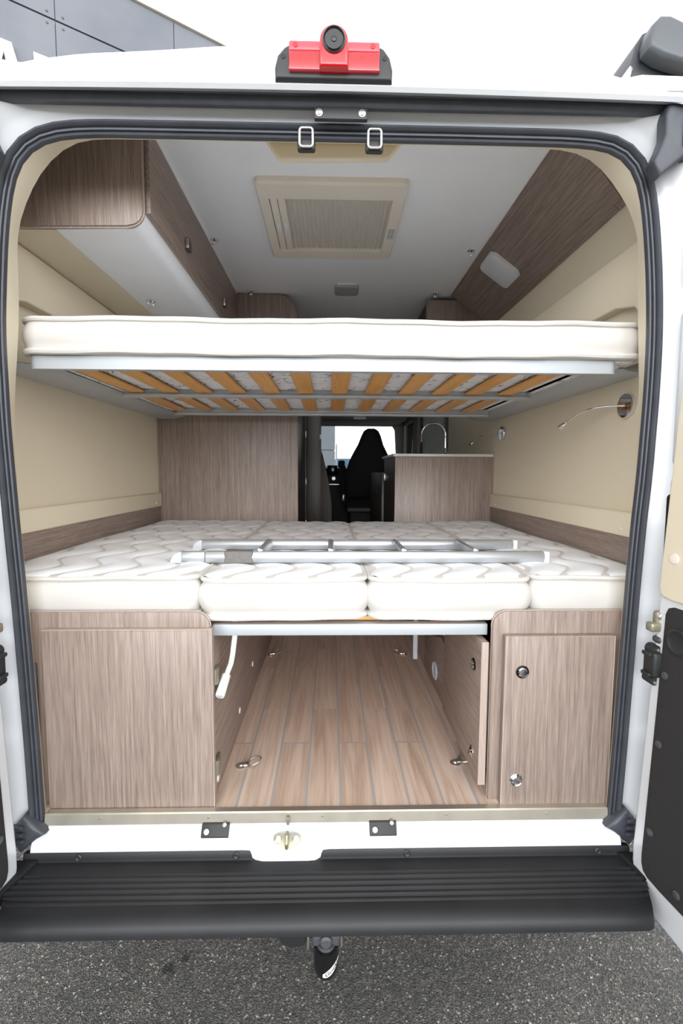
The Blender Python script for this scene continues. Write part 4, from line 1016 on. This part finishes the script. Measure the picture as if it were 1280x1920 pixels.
bm = NB(); lathe(bm, [(.005, 0), (.004, .002), (0, .002)], (.655, .4815, zf), (0, -1, 0), 12); obj('rivet', bm, M['steel'], bk)
for x in (-.197, .02, .247, .47):
    t = NB(); prism(t, [(-.008, .016), (-.004, .02), (.008, .016), (.016, -.012), (.012, -.015), (0, -.004)], 'y', .264, .484, .001)
    t.transform(Matrix.Translation((x, 0, zf+.003))); obj('rung', t, M['alu'], ldr)

# ------------------------------------------------------------------ READING LAMPS on the right wall
def reading_lamp(label, loc):
    r = thing('reading_lamp', label, 'reading lamp', loc, 'gooseneck reading lamps on the right wall')
    bm = NB(); lathe(bm, [(.0365, 0), (.0375, .004), (.0375, .012), (.036, .015), (0, .0155)], (0, 0, 0), (-1, 0, 0), 40); obj('lamp_base', bm, M['chrome'], r, local=True)
    pts = []
    A = Vector((-.015, 0, 0)); B = Vector((-.118, .155, -.045)); 
    for i in range(17):
        u = i/16; p = A.lerp(B, u); p.z += .022*math.sin(math.pi*u*.9); p.x -= .012*math.sin(math.pi*u); pts.append(p)
    bm = NB(); tube(bm, pts, .0026, 8); obj('stem', bm, M['chrome'], r, local=True)
    d = (pts[-1]-pts[-3]).normalized(); bm = NB(); lathe(bm, [(.004, -.004), (.006, .0), (.007, .008), (.009, .01), (.0105, .028), (.008, .029), (0, .026)], pts[-1], d, 20); obj('lamp_head', bm, M['chrome'], r, local=True)
    return r
la = reading_lamp('chrome gooseneck reading lamp on the wall near the rear door seal', (.944, .292, 1.688))
dup(la, (.944, 1.37, 1.688), 'smaller-looking chrome gooseneck reading lamp farther along, above the worktop')

# ------------------------------------------------------------------ OUTSIDE: building, sign letters, fence, blue wall
D = Vector((.843, .537, 0)).normalized(); W0 = Vector((.15, 13, 0)); NRM = Vector((.537, -.843, 0)).normalized()
def onw(s, z, t=0): p = W0 + D*s + NRM*t; return (p.x, p.y, z)
def wall_box(bm, s0, s1, z0, z1, t0, t1):
    v = [bm.verts.new(onw(s, z, t)) for z in (z0, z1) for (s, t) in ((s0, t0), (s1, t0), (s1, t1), (s0, t1))]
    fs = [bm.faces.new([v[i] for i in f]) for f in ((0, 1, 2, 3), (7, 6, 5, 4), (0, 4, 5, 1), (1, 5, 6, 2), (2, 6, 7, 3), (3, 7, 4, 0))]
    bmesh.ops.recalc_face_normals(bm, faces=fs)
bd = thing('building', 'tall grey panelled building beyond the van at upper left', 'building', onw(-6, 0))
bm = NB(); wall_box(bm, -14, 0, 0, 11.6, -8, -.05); obj('core_wall', bm, M['facade'], bd, smooth=0)
bm = NB()
ss = [-13.8, -11.45, -9.1, -6.75, -4.4, -2.2, 0]
zz = [0, 2.1, 4.2, 6.3, 8.4, 10.5, 11.62]
for a, b in zip(ss, ss[1:]):
    for c, d in zip(zz, zz[1:]): wall_box(bm, a+.008, b-.008, c+.018, d-.018, -.04, 0)
obj('facade_panel', bm, M['facade'], bd, smooth=0)
bm = NB(); wall_box(bm, -14, .05, 11.62, 11.78, -.3, .06); obj('coping', bm, M['coping'], bd, smooth=0)
bm = NB()
for a in ss[1:-1]:
    for c in zz[1:-1]:
        for ds in (-.14, .14):
            for dz in (-.11, .11):
                lathe(bm, [(.025, 0), (.02, .01), (0, .012)], onw(a+ds, c+dz, 0), NRM, 10)
obj('panel_rivet', bm, M['cam_grey'], bd)
def letter(poly_list, s0, name, label):
    bm = NB()
    for poly in poly_list:
        a = [bm.verts.new(onw(s0+u, z, .1)) for u, z in poly]; b = [bm.verts.new(onw(s0+u, z, .03)) for u, z in poly]; n = len(poly)
        fs = [bm.faces.new(a), bm.faces.new(b[::-1])] + [bm.faces.new((a[i], b[i], b[(i+1) % n], a[(i+1) % n])) for i in range(n)]
        bmesh.ops.recalc_face_normals(bm, faces=fs)
    tag(obj(name, bm, M['letter'], smooth=0), label, 'letter', 'white sign letters on the grey building')
H = 9.67; h = .95
# A: two legs and a bar (right edge of its flat top lies at s = -7.51)
ax = -7.66
letter([[(-.37, H-h), (-.13, H), (.15, H), (.02, H-.2), (-.17, H-h)], [(.15, H), (.40, H-h), (.19, H-h), (.02, H-.2)], [(-.17, H-.46), (.17, H-.46), (.22, H-.64), (-.22, H-.64)]], ax, 'sign_letter', 'white sign letter A on the grey building at the left edge')
nx_ = -7.15
letter([[(0, H-h), (0, H), (.26, H), (.22, H-h)], [(.02, H), (.27, H), (.62, H-h), (.40, H-h)], [(.42, H-h), (.42, H), (.64, H), (.64, H-h)]], nx_, 'sign_letter', 'white sign letter N on the grey building, cut off by the van roof')

fn = thing('fence', 'thin wire fence seen through the windscreen', 'fence', (3, 18.5, 0))
bm = NB()
for i in range(90): x = .25 + .06*i; box(bm, x-.004, x+.004, 18.5, 18.508, .1, 2.5)
for z in (.2, .8, 1.4, 2.0, 2.45): box(bm, .25, 5.6, 18.498, 18.51, z-.006, z+.006)
obj('wire_mesh', bm, M['fence'], fn, smooth=0)
for x in (.25, 2.75, 5.25):
    bm = NB(); box(bm, x-.03, x+.03, 18.52, 18.58, 0, 2.6); obj('post', bm, M['fence'], fn, smooth=0)
bm = NB(); box(bm, .22, 6, 20, 22, 0, 2.06, .03); rows = None
for i in range(28): box(bm, .3+.2*i, .4+.2*i, 19.96, 20.02, .1, 1.95, .01)
tag(obj('container', bm, M['blue']), 'blue corrugated container behind the wire fence, low in the windscreen', 'container')
